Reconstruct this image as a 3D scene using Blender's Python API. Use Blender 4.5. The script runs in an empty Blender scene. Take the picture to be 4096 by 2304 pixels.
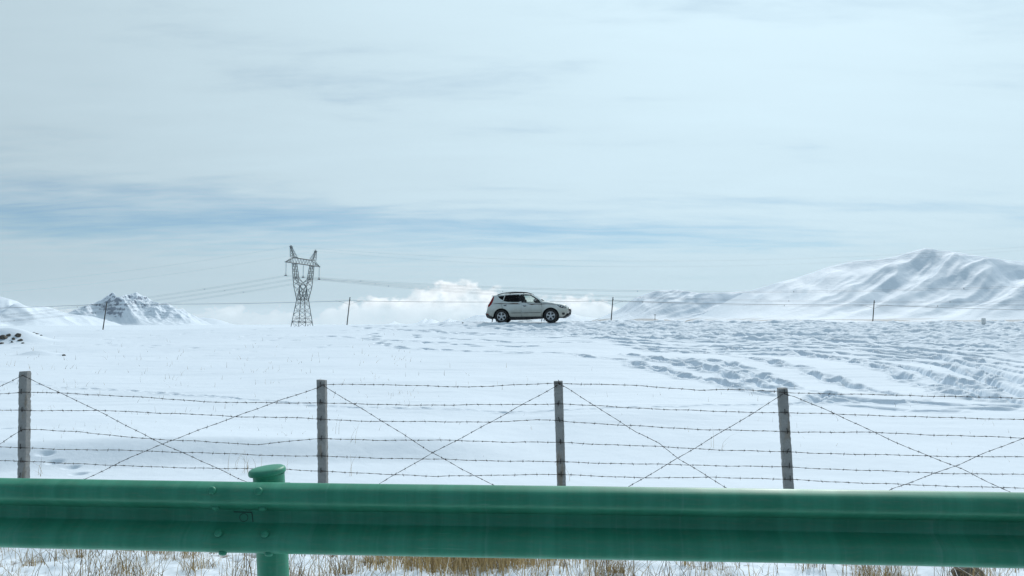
import bpy, math, random
import numpy as np
from mathutils import Vector, Matrix
from mathutils.geometry import delaunay_2d_cdt

R = math.radians
scene = bpy.context.scene
COL = scene.collection
random.seed(7)
rng = np.random.default_rng(11)

# ------------------------------------------------------------------ camera
F = 3184.0            # focal length in pixels of the 4096 px wide photograph
CX, HY = 2048.0, 1270.0
EYE = 1.46
cam_d = bpy.data.cameras.new('camera')
cam = bpy.data.objects.new('camera', cam_d)
COL.objects.link(cam)
cam.location = (0, 0, EYE)
cam.rotation_euler = (R(90), 0, 0)
cam_d.sensor_width = 36.0
cam_d.lens = F / 4096 * 36
cam_d.shift_y = (HY - 1152) / 4096
cam_d.clip_start = 0.05
cam_d.clip_end = 90000
scene.camera = cam

scene.render.engine = 'CYCLES'
scene.cycles.use_denoising = True
scene.cycles.max_bounces = 8
scene.cycles.volume_bounces = 1
scene.cycles.transparent_max_bounces = 12
vs = scene.view_settings
vs.view_transform = 'Standard'
vs.look = 'None'
vs.gamma = 1.0
vs.use_curve_mapping = False
vs.exposure = -0.90

# ------------------------------------------------------------------ light
SUN_EL, SUN_AZ = 38.0, 22.0           # azimuth to the right of the viewing direction (+Y)
sun_vec = Vector((math.sin(R(SUN_AZ)) * math.cos(R(SUN_EL)), math.cos(R(SUN_AZ)) * math.cos(R(SUN_EL)), math.sin(R(SUN_EL))))
sd = bpy.data.lights.new('sun', 'SUN')
sd.energy = 4.5
sd.angle = R(1.2)
sd.color = (1.0, 0.975, 0.95)
sun = bpy.data.objects.new('sun', sd)
COL.objects.link(sun)
sun.location = (40, 80, 90)
sun.rotation_euler = sun_vec.to_track_quat('Z', 'Y').to_euler()


class NT:
    """small helper to write node trees"""
    def __init__(s, tree):
        s.t = tree
        s.n = tree.nodes
        s.l = tree.links

    def set(s, sock, v):
        if isinstance(v, bpy.types.NodeSocket):
            s.l.new(v, sock)
        elif isinstance(v, (tuple, list)) and len(v) == 3 and sock.type == 'RGBA':
            sock.default_value = (*v, 1)
        else:
            sock.default_value = v

    def m(s, op, a, b=0.0, c=0.0, clamp=False):
        n = s.n.new('ShaderNodeMath')
        n.operation = op
        n.use_clamp = clamp
        s.set(n.inputs[0], a); s.set(n.inputs[1], b); s.set(n.inputs[2], c)
        return n.outputs[0]

    def vm(s, op, a, b=None):
        n = s.n.new('ShaderNodeVectorMath')
        n.operation = op
        s.set(n.inputs[0], a)
        if b is not None: s.set(n.inputs[1], b)
        return n.outputs['Value'] if op in ('DOT_PRODUCT', 'LENGTH') else n.outputs[0]

    def comb(s, x, y, z):
        n = s.n.new('ShaderNodeCombineXYZ')
        s.set(n.inputs[0], x); s.set(n.inputs[1], y); s.set(n.inputs[2], z)
        return n.outputs[0]

    def sep(s, v):
        n = s.n.new('ShaderNodeSeparateXYZ')
        s.l.new(v, n.inputs[0])
        return n.outputs

    def noise(s, vec, scale, detail=4, rough=0.5, dist=0.0):
        n = s.n.new('ShaderNodeTexNoise')
        if vec is not None: s.l.new(vec, n.inputs['Vector'])
        n.inputs['Scale'].default_value = scale
        n.inputs['Detail'].default_value = detail
        n.inputs['Roughness'].default_value = rough
        n.inputs['Distortion'].default_value = dist
        return n.outputs['Fac']

    def vor(s, vec, scale, smooth=True):
        n = s.n.new('ShaderNodeTexVoronoi')
        if smooth: n.feature = 'SMOOTH_F1'
        if vec is not None: s.l.new(vec, n.inputs['Vector'])
        n.inputs['Scale'].default_value = scale
        return n.outputs['Distance']

    def ss(s, x, a, b, lo=0.0, hi=1.0):
        n = s.n.new('ShaderNodeMapRange')
        n.interpolation_type = 'SMOOTHSTEP'
        s.set(n.inputs[0], x); s.set(n.inputs[1], a); s.set(n.inputs[2], b); s.set(n.inputs[3], lo); s.set(n.inputs[4], hi)
        return n.outputs[0]

    def mix(s, f, a, b):
        n = s.n.new('ShaderNodeMix')
        n.data_type = 'RGBA'
        s.set(n.inputs[0], f); s.set(n.inputs[6], a); s.set(n.inputs[7], b)
        return n.outputs[2]

    def gauss(s, x, c, w):
        d = s.m('DIVIDE', s.m('SUBTRACT', x, c), w)
        return s.m('POWER', 2.718, s.m('MULTIPLY', s.m('MULTIPLY', d, d), -1.0))


world = bpy.data.worlds.new('World')
scene.world = world
world.use_nodes = True
w = NT(world.node_tree)
bg = w.n['Background']
SKY_STRENGTH = 0.13
bg.inputs['Strength'].default_value = SKY_STRENGTH
sky = w.n.new('ShaderNodeTexSky')
sky.sky_type = 'NISHITA'
sky.sun_disc = False
sky.sun_elevation = R(SUN_EL)
sky.sun_rotation = R(SUN_AZ)
sky.altitude = 3200
sky.air_density = 1.0
sky.dust_density = 1.0
sky.ozone_density = 1.0
tc = w.n.new('ShaderNodeTexCoord')
dvec = tc.outputs['Generated']
dx, dy, dz = w.sep(dvec)
el = w.m('MAXIMUM', dz, 0.0)
den = w.m('ADD', el, 0.10)
pu = w.m('DIVIDE', dx, den)
pv = w.m('DIVIDE', dy, den)
# high thin cloud sheet, seen on a flat layer overhead
n_big = w.noise(w.comb(w.m('MULTIPLY', pu, 0.42), w.m('MULTIPLY', pv, 0.75), 3.1), 0.75, 4, 0.5, 0.5)
n_mid = w.noise(w.comb(w.m('MULTIPLY', pu, 0.55), w.m('MULTIPLY', pv, 1.5), 9.4), 1.3, 6, 0.58, 0.6)
n_fine = w.noise(w.comb(w.m('MULTIPLY', pu, 0.9), w.m('MULTIPLY', pv, 2.6), 1.7), 2.4, 6, 0.6, 0.3)
nsum = w.m('ADD', w.m('MULTIPLY', n_big, 0.38), w.m('ADD', w.m('MULTIPLY', n_mid, 0.38), w.m('MULTIPLY', n_fine, 0.24)))
gap = w.gauss(dz, 0.110, 0.042)                       # a belt of thinner cloud low in the sky
az = w.m('ARCTAN2', dx, dy)
gapside = w.ss(w.m('ABSOLUTE', w.m('ADD', az, 0.75)), 0.3, 1.3, 1.0, 0.45)
gap = w.m('MULTIPLY', gap, gapside)
cover_in = w.m('SUBTRACT', nsum, w.m('MULTIPLY', gap, 0.215))
cover = w.ss(cover_in, 0.16, 0.46, 0.20, 0.95)
sdot = w.m('MAXIMUM', w.vm('DOT_PRODUCT', dvec, tuple(sun_vec)), 0.0)
thin = w.ss(w.vm('DOT_PRODUCT', dvec, tuple(sun_vec)), -0.3, 0.6, 0.35, 1.0)
cover = w.m('MULTIPLY', cover, thin)           # the veil thins out away from the sun
glow = w.m('ADD', w.m('MULTIPLY', w.m('POWER', sdot, 4.0), 0.10), w.m('MULTIPLY', w.m('POWER', sdot, 24.0), 0.25))
wide = w.m('POWER', w.m('MULTIPLY', w.m('ADD', w.vm('DOT_PRODUCT', dvec, tuple(sun_vec)), 1.0), 0.5), 3.0)
base_b = w.m('ADD', 0.75, w.m('MULTIPLY', wide, 1.04))
bright = w.m('ADD', w.m('ADD', base_b, glow), w.m('MULTIPLY', w.m('SUBTRACT', nsum, 0.5), 0.46))
cl = w.vm('SCALE', (5.85, 7.38, 8.15))
w.l.new(bright, cl.node.inputs['Scale'])
col = w.mix(cover, w.vm('MULTIPLY', sky.outputs[0], (.74, 1.06, 1.12)), cl)
# veil of haze close to the horizon
veil = w.m('MULTIPLY', w.m('POWER', 2.718, w.m('MULTIPLY', el, -16.0)), 0.55)
col = w.mix(veil, col, (5.5, 7.4, 8.7))
# low bank of cumulus along the horizon
tel = w.m('DIVIDE', dz, w.m('MAXIMUM', w.m('SQRT', w.m('ADD', w.m('MULTIPLY', dx, dx), w.m('MULTIPLY', dy, dy))), 0.001))
hb = w.m('MULTIPLY', w.noise(w.comb(dx, dy, 0.0), 5.0, 2, 0.5), 0.009)
for c0, w0, h0 in ((-0.078, 0.070, 0.041), (-0.190, 0.030, 0.014), (0.090, 0.045, 0.025), (0.012, 0.05, 0.012), (-0.33, 0.05, 0.006)):
    hb = w.m('ADD', hb, w.m('MULTIPLY', w.gauss(az, c0, w0), h0))
cvec = w.comb(dx, dy, w.m('MULTIPLY', dz, 1.35))
puff = w.m('ADD', w.m('MULTIPLY', w.m('SUBTRACT', 0.45, w.vor(cvec, 46.0)), 0.020), w.m('MULTIPLY', w.m('SUBTRACT', w.noise(cvec, 62.0, 7, 0.6), 0.5), 0.036))
edge = w.m('SUBTRACT', w.m('ADD', hb, puff), tel)
cmask = w.m('MULTIPLY', w.ss(edge, -0.002, 0.0055), w.ss(tel, -0.004, 0.024, 0.30, 0.96))
cmask = w.m('MULTIPLY', cmask, w.ss(w.noise(cvec, 30.0, 5, 0.6), 0.30, 0.54, 0.42, 1.0))
cshade = w.m('ADD', 0.90, w.m('MULTIPLY', w.m('SUBTRACT', w.noise(cvec, 75.0, 6, 0.6), 0.5), 0.7))
ccol = w.vm('SCALE', (14.8, 15.8, 16.4))
w.l.new(cshade, ccol.node.inputs['Scale'])
col = w.mix(cmask, col, ccol)
w.l.new(col, bg.inputs['Color'])


# ------------------------------------------------------------------ helpers
def N(px, py, Y):
    """point at distance Y seen at pixel (px, py) of the photograph"""
    return Vector(((px - CX) / F * Y, Y, EYE + (HY - py) / F * Y))


def mat(name, base, rough=0.6, metal=0.0, spec=0.5):
    m = bpy.data.materials.new(name)
    m.use_nodes = True
    nt = NT(m.node_tree)
    b = nt.n['Principled BSDF']
    b.inputs['Base Color'].default_value = (*base, 1)
    b.inputs['Roughness'].default_value = rough
    b.inputs['Metallic'].default_value = metal
    b.inputs['Specular IOR Level'].default_value = spec
    return m, nt, b


def vary(name, a, b_, scale=6.0, rough=0.6, metal=0.0, bump=0.0, bscale=60.0, spec=0.5, lo=0.35, hi=0.65, stretch=(1, 1, 1)):
    m, nt, b = mat(name, a, rough, metal, spec)
    tc_ = nt.n.new('ShaderNodeTexCoord')
    v = nt.vm('MULTIPLY', tc_.outputs['Object'], stretch)
    f = nt.ss(nt.noise(v, scale, 5, 0.6), lo, hi)
    nt.l.new(nt.mix(f, a, b_), b.inputs['Base Color'])
    if bump:
        bn = nt.n.new('ShaderNodeBump')
        bn.inputs['Strength'].default_value = bump
        bn.inputs['Distance'].default_value = 0.01
        nt.l.new(nt.noise(v, bscale, 4, 0.6), bn.inputs['Height'])
        nt.l.new(bn.outputs[0], b.inputs['Normal'])
    return m


def link(name, mesh, parent=None):
    o = bpy.data.objects.new(name, mesh)
    COL.objects.link(o)
    if parent: o.parent = parent
    return o


def tag(o, label=None, cat=None, group=None, kind=None):
    if label: o['label'] = label
    if cat: o['category'] = cat
    if group: o['group'] = group
    if kind: o['kind'] = kind
    return o


def empty(name, loc=(0, 0, 0), rot=(0, 0, 0)):
    o = bpy.data.objects.new(name, None)
    o.empty_display_size = 0.2
    COL.objects.link(o)
    o.location = loc
    o.rotation_euler = rot
    return o


class MB:
    def __init__(s):
        s.v, s.f = [], []

    def add(s, vs_, fs):
        k = len(s.v)
        s.v += [tuple(p) for p in vs_]
        s.f += [tuple(i + k for i in f) for f in fs]
        return s

    def box(s, c, d, M=None):
        x, y, z = d[0] / 2, d[1] / 2, d[2] / 2
        p = [Vector((sx * x, sy * y, sz * z)) for sz in (-1, 1) for sy in (-1, 1) for sx in (-1, 1)]
        if M: p = [M @ q for q in p]
        c = Vector(c)
        return s.add([q + c for q in p], [(0, 2, 3, 1), (4, 5, 7, 6), (0, 1, 5, 4), (2, 6, 7, 3), (0, 4, 6, 2), (1, 3, 7, 5)])

    def tube(s, pts, r, n=6, cap=True, r2=None):
        pts = [Vector(p) for p in pts]
        m = len(pts)
        vs_, fs = [], []
        ref = Vector((0, 0, 1))
        d0 = (pts[-1] - pts[0]).normalized()
        if abs(d0.z) > 0.9: ref = Vector((1, 0, 0))
        for i, p in enumerate(pts):
            d = (pts[min(i + 1, m - 1)] - pts[max(i - 1, 0)]).normalized()
            a = d.cross(ref)
            if a.length < 1e-6: a = d.cross(Vector((0, 1, 0)))
            a.normalize()
            b = d.cross(a).normalized()
            rr = r if r2 is None else r + (r2 - r) * i / (m - 1)
            for k in range(n):
                t = 2 * math.pi * k / n
                vs_.append(p + a * (rr * math.cos(t)) + b * (rr * math.sin(t)))
        for i in range(m - 1):
            for k in range(n):
                k2 = (k + 1) % n
                fs.append((i * n + k, i * n + k2, (i + 1) * n + k2, (i + 1) * n + k))
        if cap:
            fs.append(tuple(range(n - 1, -1, -1)))
            fs.append(tuple((m - 1) * n + k for k in range(n)))
        return s.add(vs_, fs)

    def lathe(s, prof, n=24, axis='Z', c=(0, 0, 0)):
        c = Vector(c)
        vs_, fs = [], []
        for r, h in prof:
            for k in range(n):
                t = 2 * math.pi * k / n
                a, b = r * math.cos(t), r * math.sin(t)
                vs_.append(c + (Vector((a, b, h)) if axis == 'Z' else Vector((a, h, b))))
        for i in range(len(prof) - 1):
            for k in range(n):
                k2 = (k + 1) % n
                q = (i * n + k, i * n + k2, (i + 1) * n + k2, (i + 1) * n + k)
                fs.append(q if axis == 'Z' else q[::-1])
        return s.add(vs_, fs)

    def build(s, name, material, parent=None, smooth=False, angle=None):
        me = bpy.data.meshes.new(name)
        me.from_pydata(s.v, [], s.f)
        me.materials.append(material)
        if smooth:
            me.shade_smooth()
            if angle: me.set_sharp_from_angle(angle=R(angle))
        me.update()
        return link(name, me, parent)


def grid_mesh(name, V, ny, nx, material, flip=False):
    """V: (ny*nx,3) array, rows along the first index"""
    me = bpy.data.meshes.new(name)
    i = np.arange(ny - 1)[:, None] * nx + np.arange(nx - 1)[None, :]
    i = i.ravel()
    q = np.stack([i, i + 1, i + nx + 1, i + nx], 1) if not flip else np.stack([i, i + nx, i + nx + 1, i + 1], 1)
    me.vertices.add(len(V))
    me.vertices.foreach_set('co', np.asarray(V, np.float32).ravel())
    nf = len(q)
    me.loops.add(nf * 4)
    me.loops.foreach_set('vertex_index', q.astype(np.int32).ravel())
    me.polygons.add(nf)
    me.polygons.foreach_set('loop_start', np.arange(nf, dtype=np.int32) * 4)
    me.materials.append(material)
    me.update(calc_edges=True)
    me.shade_smooth()
    return me


def _h(ix, iy, seed):
    h = (ix.astype(np.int64) * 374761393 + iy.astype(np.int64) * 668265263 + seed * 1442695041) & 0x7fffffff
    h = ((h ^ (h >> 13)) * 1274126177) & 0x7fffffff
    return (h ^ (h >> 16)) & 0xffff


def perlin(x, y, seed=0):
    x0, y0 = np.floor(x), np.floor(y)
    fx, fy = x - x0, y - y0
    ux, uy = fx * fx * fx * (fx * (fx * 6 - 15) + 10), fy * fy * fy * (fy * (fy * 6 - 15) + 10)

    def g(ix, iy, ax, ay):
        t = _h(ix, iy, seed) * (2 * math.pi / 65536)
        return np.cos(t) * ax + np.sin(t) * ay
    a = g(x0, y0, fx, fy); b = g(x0 + 1, y0, fx - 1, fy)
    c = g(x0, y0 + 1, fx, fy - 1); d = g(x0 + 1, y0 + 1, fx - 1, fy - 1)
    return ((a + (b - a) * ux) + ((c + (d - c) * ux) - (a + (b - a) * ux)) * uy) * 1.5


def fbm(x, y, o=4, seed=0, gain=0.5, ridged=False):
    s, a, t = 0.0, 1.0, 0.0
    for k in range(o):
        n = perlin(x * 2 ** k + 17.3 * k, y * 2 ** k - 9.1 * k, seed + k)
        if ridged: n = 1 - 2 * np.abs(n)
        s = s + a * n; t += a; a *= gain
    return s / t


def sstep(x, a, b):
    t = np.clip((x - a) / (b - a), 0, 1)
    return t * t * (3 - 2 * t)


# ------------------------------------------------------------------ the ground
YB = np.array([2.0, 2.6, 3.0, 3.6, 4.4, 5.2, 6.2, 7.4, 8.6, 9.8, 12, 16, 20, 25, 30, 34, 37, 39, 40.2, 41.2, 42.0, 43.2, 44.2, 45.5, 48, 54, 62, 70])
ZB = np.array([-1.50, -1.50, -1.50, -1.54, -1.60, -1.70, -1.80, -1.90, -1.97, -1.96, -1.86, -1.69, -1.52, -1.31, -1.09, -.90, -.745, -.62, -.53, -.42, -.335, -.305, -.295, -.34, -.55, -1.3, -2.3, -3.2])
XC = np.array([-60, -28, -21, -14.8, -9.2, -2, 2, 10, 20, 29, 60])
ZC = np.array([-.42, -.40, -.34, -.225, -.085, -.01, .0, .055, .04, -.015, -.05])
CAR_Y = 42.3


def base_rel(X, Y):
    """height relative to the eye"""
    z = np.interp(Y, YB, ZB)
    # away from the car the hump under it is gentler
    flat = np.interp(Y, [34, 37, 39, 40.2, 41.2, 42, 43.2, 44.2, 45.5, 48, 54, 62], [-.90, -.76, -.66, -.60, -.545, -.50, -.44, -.39, -.36, -.42, -.9, -2.0])
    k = np.exp(-((X - 0.8) / 5.5) ** 4) * sstep(Y, 34, 37)
    z = np.where(Y > 34, z * k + flat * (1 - k), z)
    xs = X * 45.0 / np.maximum(Y, 20.0)
    off = np.interp(xs, XC, ZC)
    z = z + off * sstep(Y, 14, 41)
    return z


def ground_z(X, Y):
    return float(base_rel(np.array([X]), np.array([Y]))[0]) + EYE


_YS = np.concatenate([np.linspace(4, 46, 1700)])


def hit(px, py):
    """where the line of sight through a pixel meets the snow"""
    r = (px - CX) / F
    z = base_rel(r * _YS, _YS)
    los = (HY - py) / F * _YS
    k = np.argmax(los <= z)
    if los[k] > z[k]: k = int(np.argmin(np.where(_YS > 30, los - z, 9)))
    return float(r * _YS[k]), float(_YS[k])


NXT, NYT = 940, 1110
tt = np.linspace(-0.98, 0.98, NXT)
yy = np.concatenate([np.geomspace(2.7, 8.5, 190, endpoint=False), np.geomspace(8.5, 45.5, 880, endpoint=False), np.geomspace(45.5, 64, 40)])
Yg = np.repeat(yy[:, None], NXT, 1)
Xg = tt[None, :] * (Yg + 4.0)
Zg = base_rel(Xg, Yg)
pxg = CX + F * Xg / Yg
# soft drifts and a low bank in front of the fence on the left
Zg += 0.11 * fbm(Xg / 6.0, Yg / 4.5, 3, 5, .42) * sstep(Yg, 8.5, 12)
lip = 10.7 + 0.25 * fbm(Xg / 2.2, Yg * 0 + 3.3, 2, 8) + 0.10 * Xg
bank = (sstep(Yg, 0, 1) * 0.20) * sstep(Yg - lip, -0.05, 0.9) * np.exp(-np.maximum(Yg - lip - .9, 0) / 4.0) * sstep(-Xg, -0.6, 1.6)
Zg += bank
lip2 = 12.6 + 0.3 * fbm(Xg / 3.0, Yg * 0 + 7.7, 2, 18)
Zg += 0.07 * sstep(Yg - lip2, -0.1, 1.6) * np.exp(-np.maximum(Yg - lip2 - 1.6, 0) / 5.0) * sstep(Xg, -0.5, 2.0) * sstep(-Xg, -6, -3)
# lumpy verge behind the guardrail
verge = sstep(Yg, 3.2, 4.0) * (1 - sstep(Yg, 7.2, 9.0))
Zg += verge * (0.07 * fbm(Xg / 0.7, Yg / 0.5, 4, 31) + 0.02 * fbm(Xg / 0.12, Yg / 0.12, 2, 33))


def bump_at(X, Y, h, rx, ry, p=1.0):
    lo, hi = np.searchsorted(yy, Y - 3 * ry), np.searchsorted(yy, Y + 3 * ry)
    q = ((Xg[lo:hi] - X) / rx) ** 2 + ((Yg[lo:hi] - Y) / ry) ** 2
    Zg[lo:hi] += h * np.exp(-q ** p)


def pit(X, Y, ang, depth, ra, rb, rim=0.25, drag=0.0):
    rm = 2.6 * max(ra, rb)
    lo, hi = np.searchsorted(yy, Y - rm), np.searchsorted(yy, Y + rm)
    c0 = np.searchsorted(tt, (X - rm) / (Y + 4) - .01); c1 = np.searchsorted(tt, (X + rm) / (Y + 4) + .01)
    if hi <= lo or c1 <= c0: return
    gx, gy = Xg[lo:hi, c0:c1] - X, Yg[lo:hi, c0:c1] - Y
    ca, sa = math.cos(ang), math.sin(ang)
    a = gx * ca + gy * sa
    b = -gx * sa + gy * ca
    wob = 1 + 0.22 * perlin(Xg[lo:hi, c0:c1] * 6, Yg[lo:hi, c0:c1] * 6, 3)
    q = np.sqrt((a / ra) ** 2 + (b / rb) ** 2) * wob
    Zg[lo:hi, c0:c1] += -depth * np.exp(-q ** 3) + rim * depth * np.exp(-((q - 1.45) / 0.38) ** 2)


def trail(pts, depth=0.15, step=0.62, size=1.0, groove=0.0, jit=0.10, side=0.11):
    W = [hit(*p) for p in pts]
    P = [Vector(p) for p in W]
    k = 0
    for a, b in zip(P, P[1:]):
        L = (b - a).length
        if L < 1e-3: continue
        d = (b - a) / L
        n = Vector((-d.y, d.x))
        s = random.uniform(0, step)
        while s < L:
            p = a + d * s + n * (side * (1 if k % 2 else -1) + random.gauss(0, jit * .5))
            sc = size * random.uniform(.8, 1.2)
            pit(p.x, p.y, math.atan2(d.y, d.x) + random.gauss(0, .25), 2.3 * depth * random.uniform(.6, 1.15), 0.27 * sc, 0.135 * sc, .16)
            if groove: pit(p.x + d.x * .3, p.y + d.y * .3, math.atan2(d.y, d.x), 1.8 * groove, 0.45, 0.12, 0.12)
            s += step * random.uniform(.8, 1.25); k += 1


def C7(L): return [(2048 + x / 1.258, 1230 + y / 1.258) for x, y in L]
def S(L): return [(x * 1.59006, y * 1.59006) for x, y in L]


Z_BEFORE = Zg.copy()
trail(C7([(1260, 442), (1000, 372), (850, 345), (760, 316), (660, 300), (590, 279)]), .20, .75, 1.25, .05)
trail(C7([(590, 279), (480, 267), (400, 258), (300, 243), (210, 235), (120, 234), (0, 232)]), .12, .8, 1.0, .03)
trail(S([(1345, 886), (1200, 882), (1080, 877), (1000, 875), (960, 865), (940, 850), (935, 838)]), .10, .8, 1.0)
trail(C7([(1600, 452), (1480, 415), (1395, 388), (1300, 358), (1220, 328), (1130, 305), (1080, 281), (1000, 268)]), .18, .8, 1.25, .04)
trail(C7([(1290, 415), (1250, 398), (1190, 373), (1075, 340), (1025, 306), (930, 287), (860, 265), (780, 272), (700, 262), (590, 245)]), .20, .75, 1.25, .04)
trail(C7([(1075, 345), (990, 326), (930, 305), (850, 287), (780, 273), (700, 262)]), .16, .8, 1.1, .02)
trail(C7([(1900, 440), (1740, 396), (1600, 355), (1470, 320), (1380, 298), (1290, 275), (1130, 248), (1000, 230), (850, 220), (700, 208)]), .17, .85, 1.15, .06)
trail(C7([(2400, 470), (2200, 412), (2010, 370), (1900, 322), (1760, 290), (1650, 263), (1570, 250), (1480, 232), (1340, 214), (1200, 204), (1000, 196)]), .21, .8, 1.3, .07)
trail(C7([(2560, 455), (2470, 420), (2350, 395), (2230, 370), (2120, 335), (2020, 318), (1900, 300)]), .19, .8, 1.1, .08)
trail(C7([(2570, 405), (2480, 372), (2380, 340), (2300, 312), (2200, 290), (2050, 268)]), .16, .7, 1.1, .06)
trail(C7([(2570, 300), (2400, 270), (2200, 245), (2000, 225), (1800, 205), (1600, 195)]), .13, .7, 1.0, .06)
for k in range(7):
    y0 = 150 + k * 13
    trail(C7([(2560 - k * 40, y0 + 55), (2100 - 60 * k, y0 + 25), (1500, y0 + 5), (900, y0 - 5 + k * 2), (300 + 60 * k, y0 - 12)]), .11, .6, 1.1, .04, .2)
for k, (x0, yy0) in enumerate(((1290, 860), (1250, 845), (1180, 838), (1210, 828), (1150, 866))):
    trail(S([(x0 + 200, yy0 + 6), (x0, yy0), (x0 - 160, yy0 - 8), (x0 - 270 - 12 * k, yy0 - 18)]), .09, .75, 1.0, .0, .25)
trail(C7([(2560, 500), (2350, 492), (2100, 476), (1900, 470), (1700, 462), (1500, 470), (1560, 440)]), .07, .6, 1.2, .05)
trail(C7([(2560, 520), (2300, 512), (2050, 516), (1760, 500)]), .05, .7, 1.2, .05)
def trench(pts, depth, wd):
    W = [Vector(hit(*p)) for p in pts]
    for a, b in zip(W, W[1:]):
        L = (b - a).length
        n = max(2, int(L / .16))
        for i in range(n):
            p = a.lerp(b, i / n)
            pit(p.x, p.y + random.gauss(0, .045), math.atan2(b.y - a.y, b.x - a.x), depth * random.uniform(.45, .75), .42, wd * random.uniform(.8, 1.15), .10)


trench(C7([(2570, 480), (2380, 432), (2200, 378), (2080, 330), (1980, 300), (1850, 276), (1700, 255)]), .13, .17)
trench(C7([(2570, 440), (2400, 372), (2260, 322), (2150, 285), (2000, 262), (1850, 248)]), .13, .18)
trench(C7([(2570, 372), (2420, 320), (2300, 285), (2150, 250), (1950, 228), (1750, 214)]), .12, .18)
trench(C7([(1900, 432), (1760, 398), (1620, 358), (1480, 326)]), .07, .14)
trench(C7([(2570, 325), (2400, 290), (2200, 262), (1950, 238), (1700, 216), (1400, 200)]), .11, .17)
trench(C7([(2570, 270), (2350, 245), (2100, 222), (1800, 200), (1400, 186)]), .10, .17)
trench(C7([(2570, 220), (2300, 202), (1900, 182), (1400, 166), (900, 156)]), .10, .18)
trench(C7([(2570, 175), (2200, 160), (1700, 146), (1200, 138), (700, 132)]), .10, .18)
# faint disturbed line across the field
for L in ([(0, 965), (130, 971), (300, 983), (500, 1000), (700, 1016), (850, 1032), (1050, 1040), (1250, 1046), (1500, 1042), (1700, 1036), (1960, 1022), (2150, 1012), (2350, 1004)],):
    W = [hit(x * 1.59006, y * 1.59006) for x, y in L]
    for a, b in zip(W, W[1:]):
        a, b = Vector(a), Vector(b)
        n = max(2, int((b - a).length / .16))
        for i in range(n):
            p = a.lerp(b, i / n)
            if random.random() < .75:
                pit(p.x, p.y + random.gauss(0, .05), math.atan2(b.y - a.y, b.x - a.x), random.uniform(.015, .05), .13, .05, .4)
for px, py in ((183, 1855), (220, 1868), (288, 1876), (318, 1898), (24, 1759)):
    X_, Y_ = hit(px, py)
    pit(X_, Y_, 0.3, .04, .085, .05, .1)
D_ = np.tanh((Zg - Z_BEFORE) / .31) * .31
k_ = D_.copy()
k_[1:-1, 1:-1] = (D_[1:-1, 1:-1] * 5 + D_[:-2, 1:-1] + D_[2:, 1:-1] + D_[1:-1, :-2] + D_[1:-1, 2:]) / 9
Zg = Z_BEFORE + k_
# ground trodden rough around the car park, thinning towards the left
pyg = HY - F * Zg / Yg
lim = np.interp(pxg, [1300, 1900, 2250, 2800, 3400, 3750, 4100, 4600], [1290, 1318, 1348, 1370, 1382, 1400, 1440, 1470])
tram = sstep(lim - pyg, -12, 22) * sstep(Yg, 9, 13) * sstep(pxg, 1450, 2150)
rough = 0.15 * fbm((Xg + .6 * Yg) / 1.9, Yg / 0.62, 4, 51, .56) + 0.05 * fbm(Xg / 0.5, Yg / 0.5, 2, 53, .6, True)
Zg += tram * rough * (1 + .9 * sstep(Yg, 27, 39))
# wheel ruts on the trodden part
for q, (c, s_) in enumerate(((36.5, .02), (38.0, .03), (34.2, -.01), (39.5, .05), (32.0, .02))):
    line = c + s_ * Xg + 0.25 * fbm(Xg / 5, Yg * 0 + q, 2, 60 + q)
    Zg -= 0.06 * np.exp(-((Yg - line) / .16) ** 2) * sstep(Xg, -6, 2) * (0.6 + .5 * perlin(Xg * 1.3, Yg * 0 + q * 3.1, 66))
# broken edge of ploughed snow along the crest
rim_ = np.exp(-((Yg - 43.8 - .4 * fbm(Xg / 3, Yg * 0, 2, 71)) / .8) ** 2)
Zg += rim_ * 0.05 * np.clip(fbm(Xg / .5, Yg / .5, 3, 73), -0.3, 1) * sstep(Xg, -14, 4) * (1 - np.exp(-((Xg - 0.8) / 2.6) ** 4))
# scattered dimples on the left part of the crest
left = sstep(-Xg, -1, 6) * sstep(Yg, 24, 34)
Zg -= left * 0.07 * sstep(fbm(Xg / .55, Yg / .8, 2, 81), .30, .55) * sstep(fbm(Xg / 4, Yg / 4, 2, 83), -.15, .25)
Zg += 0.016 * fbm((Xg + .5 * Yg) / 2.2, Yg / .45, 3, 95) * sstep(Yg, 11, 15)
Zg += 0.006 * fbm(Xg / .35, Yg / .35, 3, 91) * sstep(Yg, 8, 10)
# low mounds with stones at the far left
MX, MY = hit(45, 1372)
bump_at(MX, MY + .3, .52, 1.2, 1.0)
bump_at(MX - 2, MY + .4, .50, 1.6, 1.2)
M2X, M2Y = hit(150, 1420)
bump_at(M2X, M2Y, .16, .6, .45)
# level pad under the wheels
padm = np.exp(-((Xg - .85) / 2.6) ** 6 - ((Yg - 43.0) / 1.5) ** 6)


def surf(X, Y):
    r = int(np.clip(np.searchsorted(yy, Y), 1, NYT - 1)); c = int(np.clip(np.searchsorted(tt, X / (Y + 4)), 1, NXT - 1))
    return float(Zg[r, c]) + EYE


# bare brown turf shows through the thin snow of the verge
nb = fbm(Xg / .55, Yg / .32, 4, 101)
bare = sstep(nb, .27, .38) * verge * 0.95 * sstep(fbm(Xg / .07, Yg / .05, 3, 103), -.25, .15)
bare2 = .25 * np.exp(-((Xg + .28) / .40) ** 2 - ((Yg - 5.8) / .3) ** 2) * verge * sstep(fbm(Xg / .12, Yg / .12, 3, 105), .0, .2)
bare = np.clip(np.maximum(bare, bare2), 0, 1)
Zg -= 0.02 * bare

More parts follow.
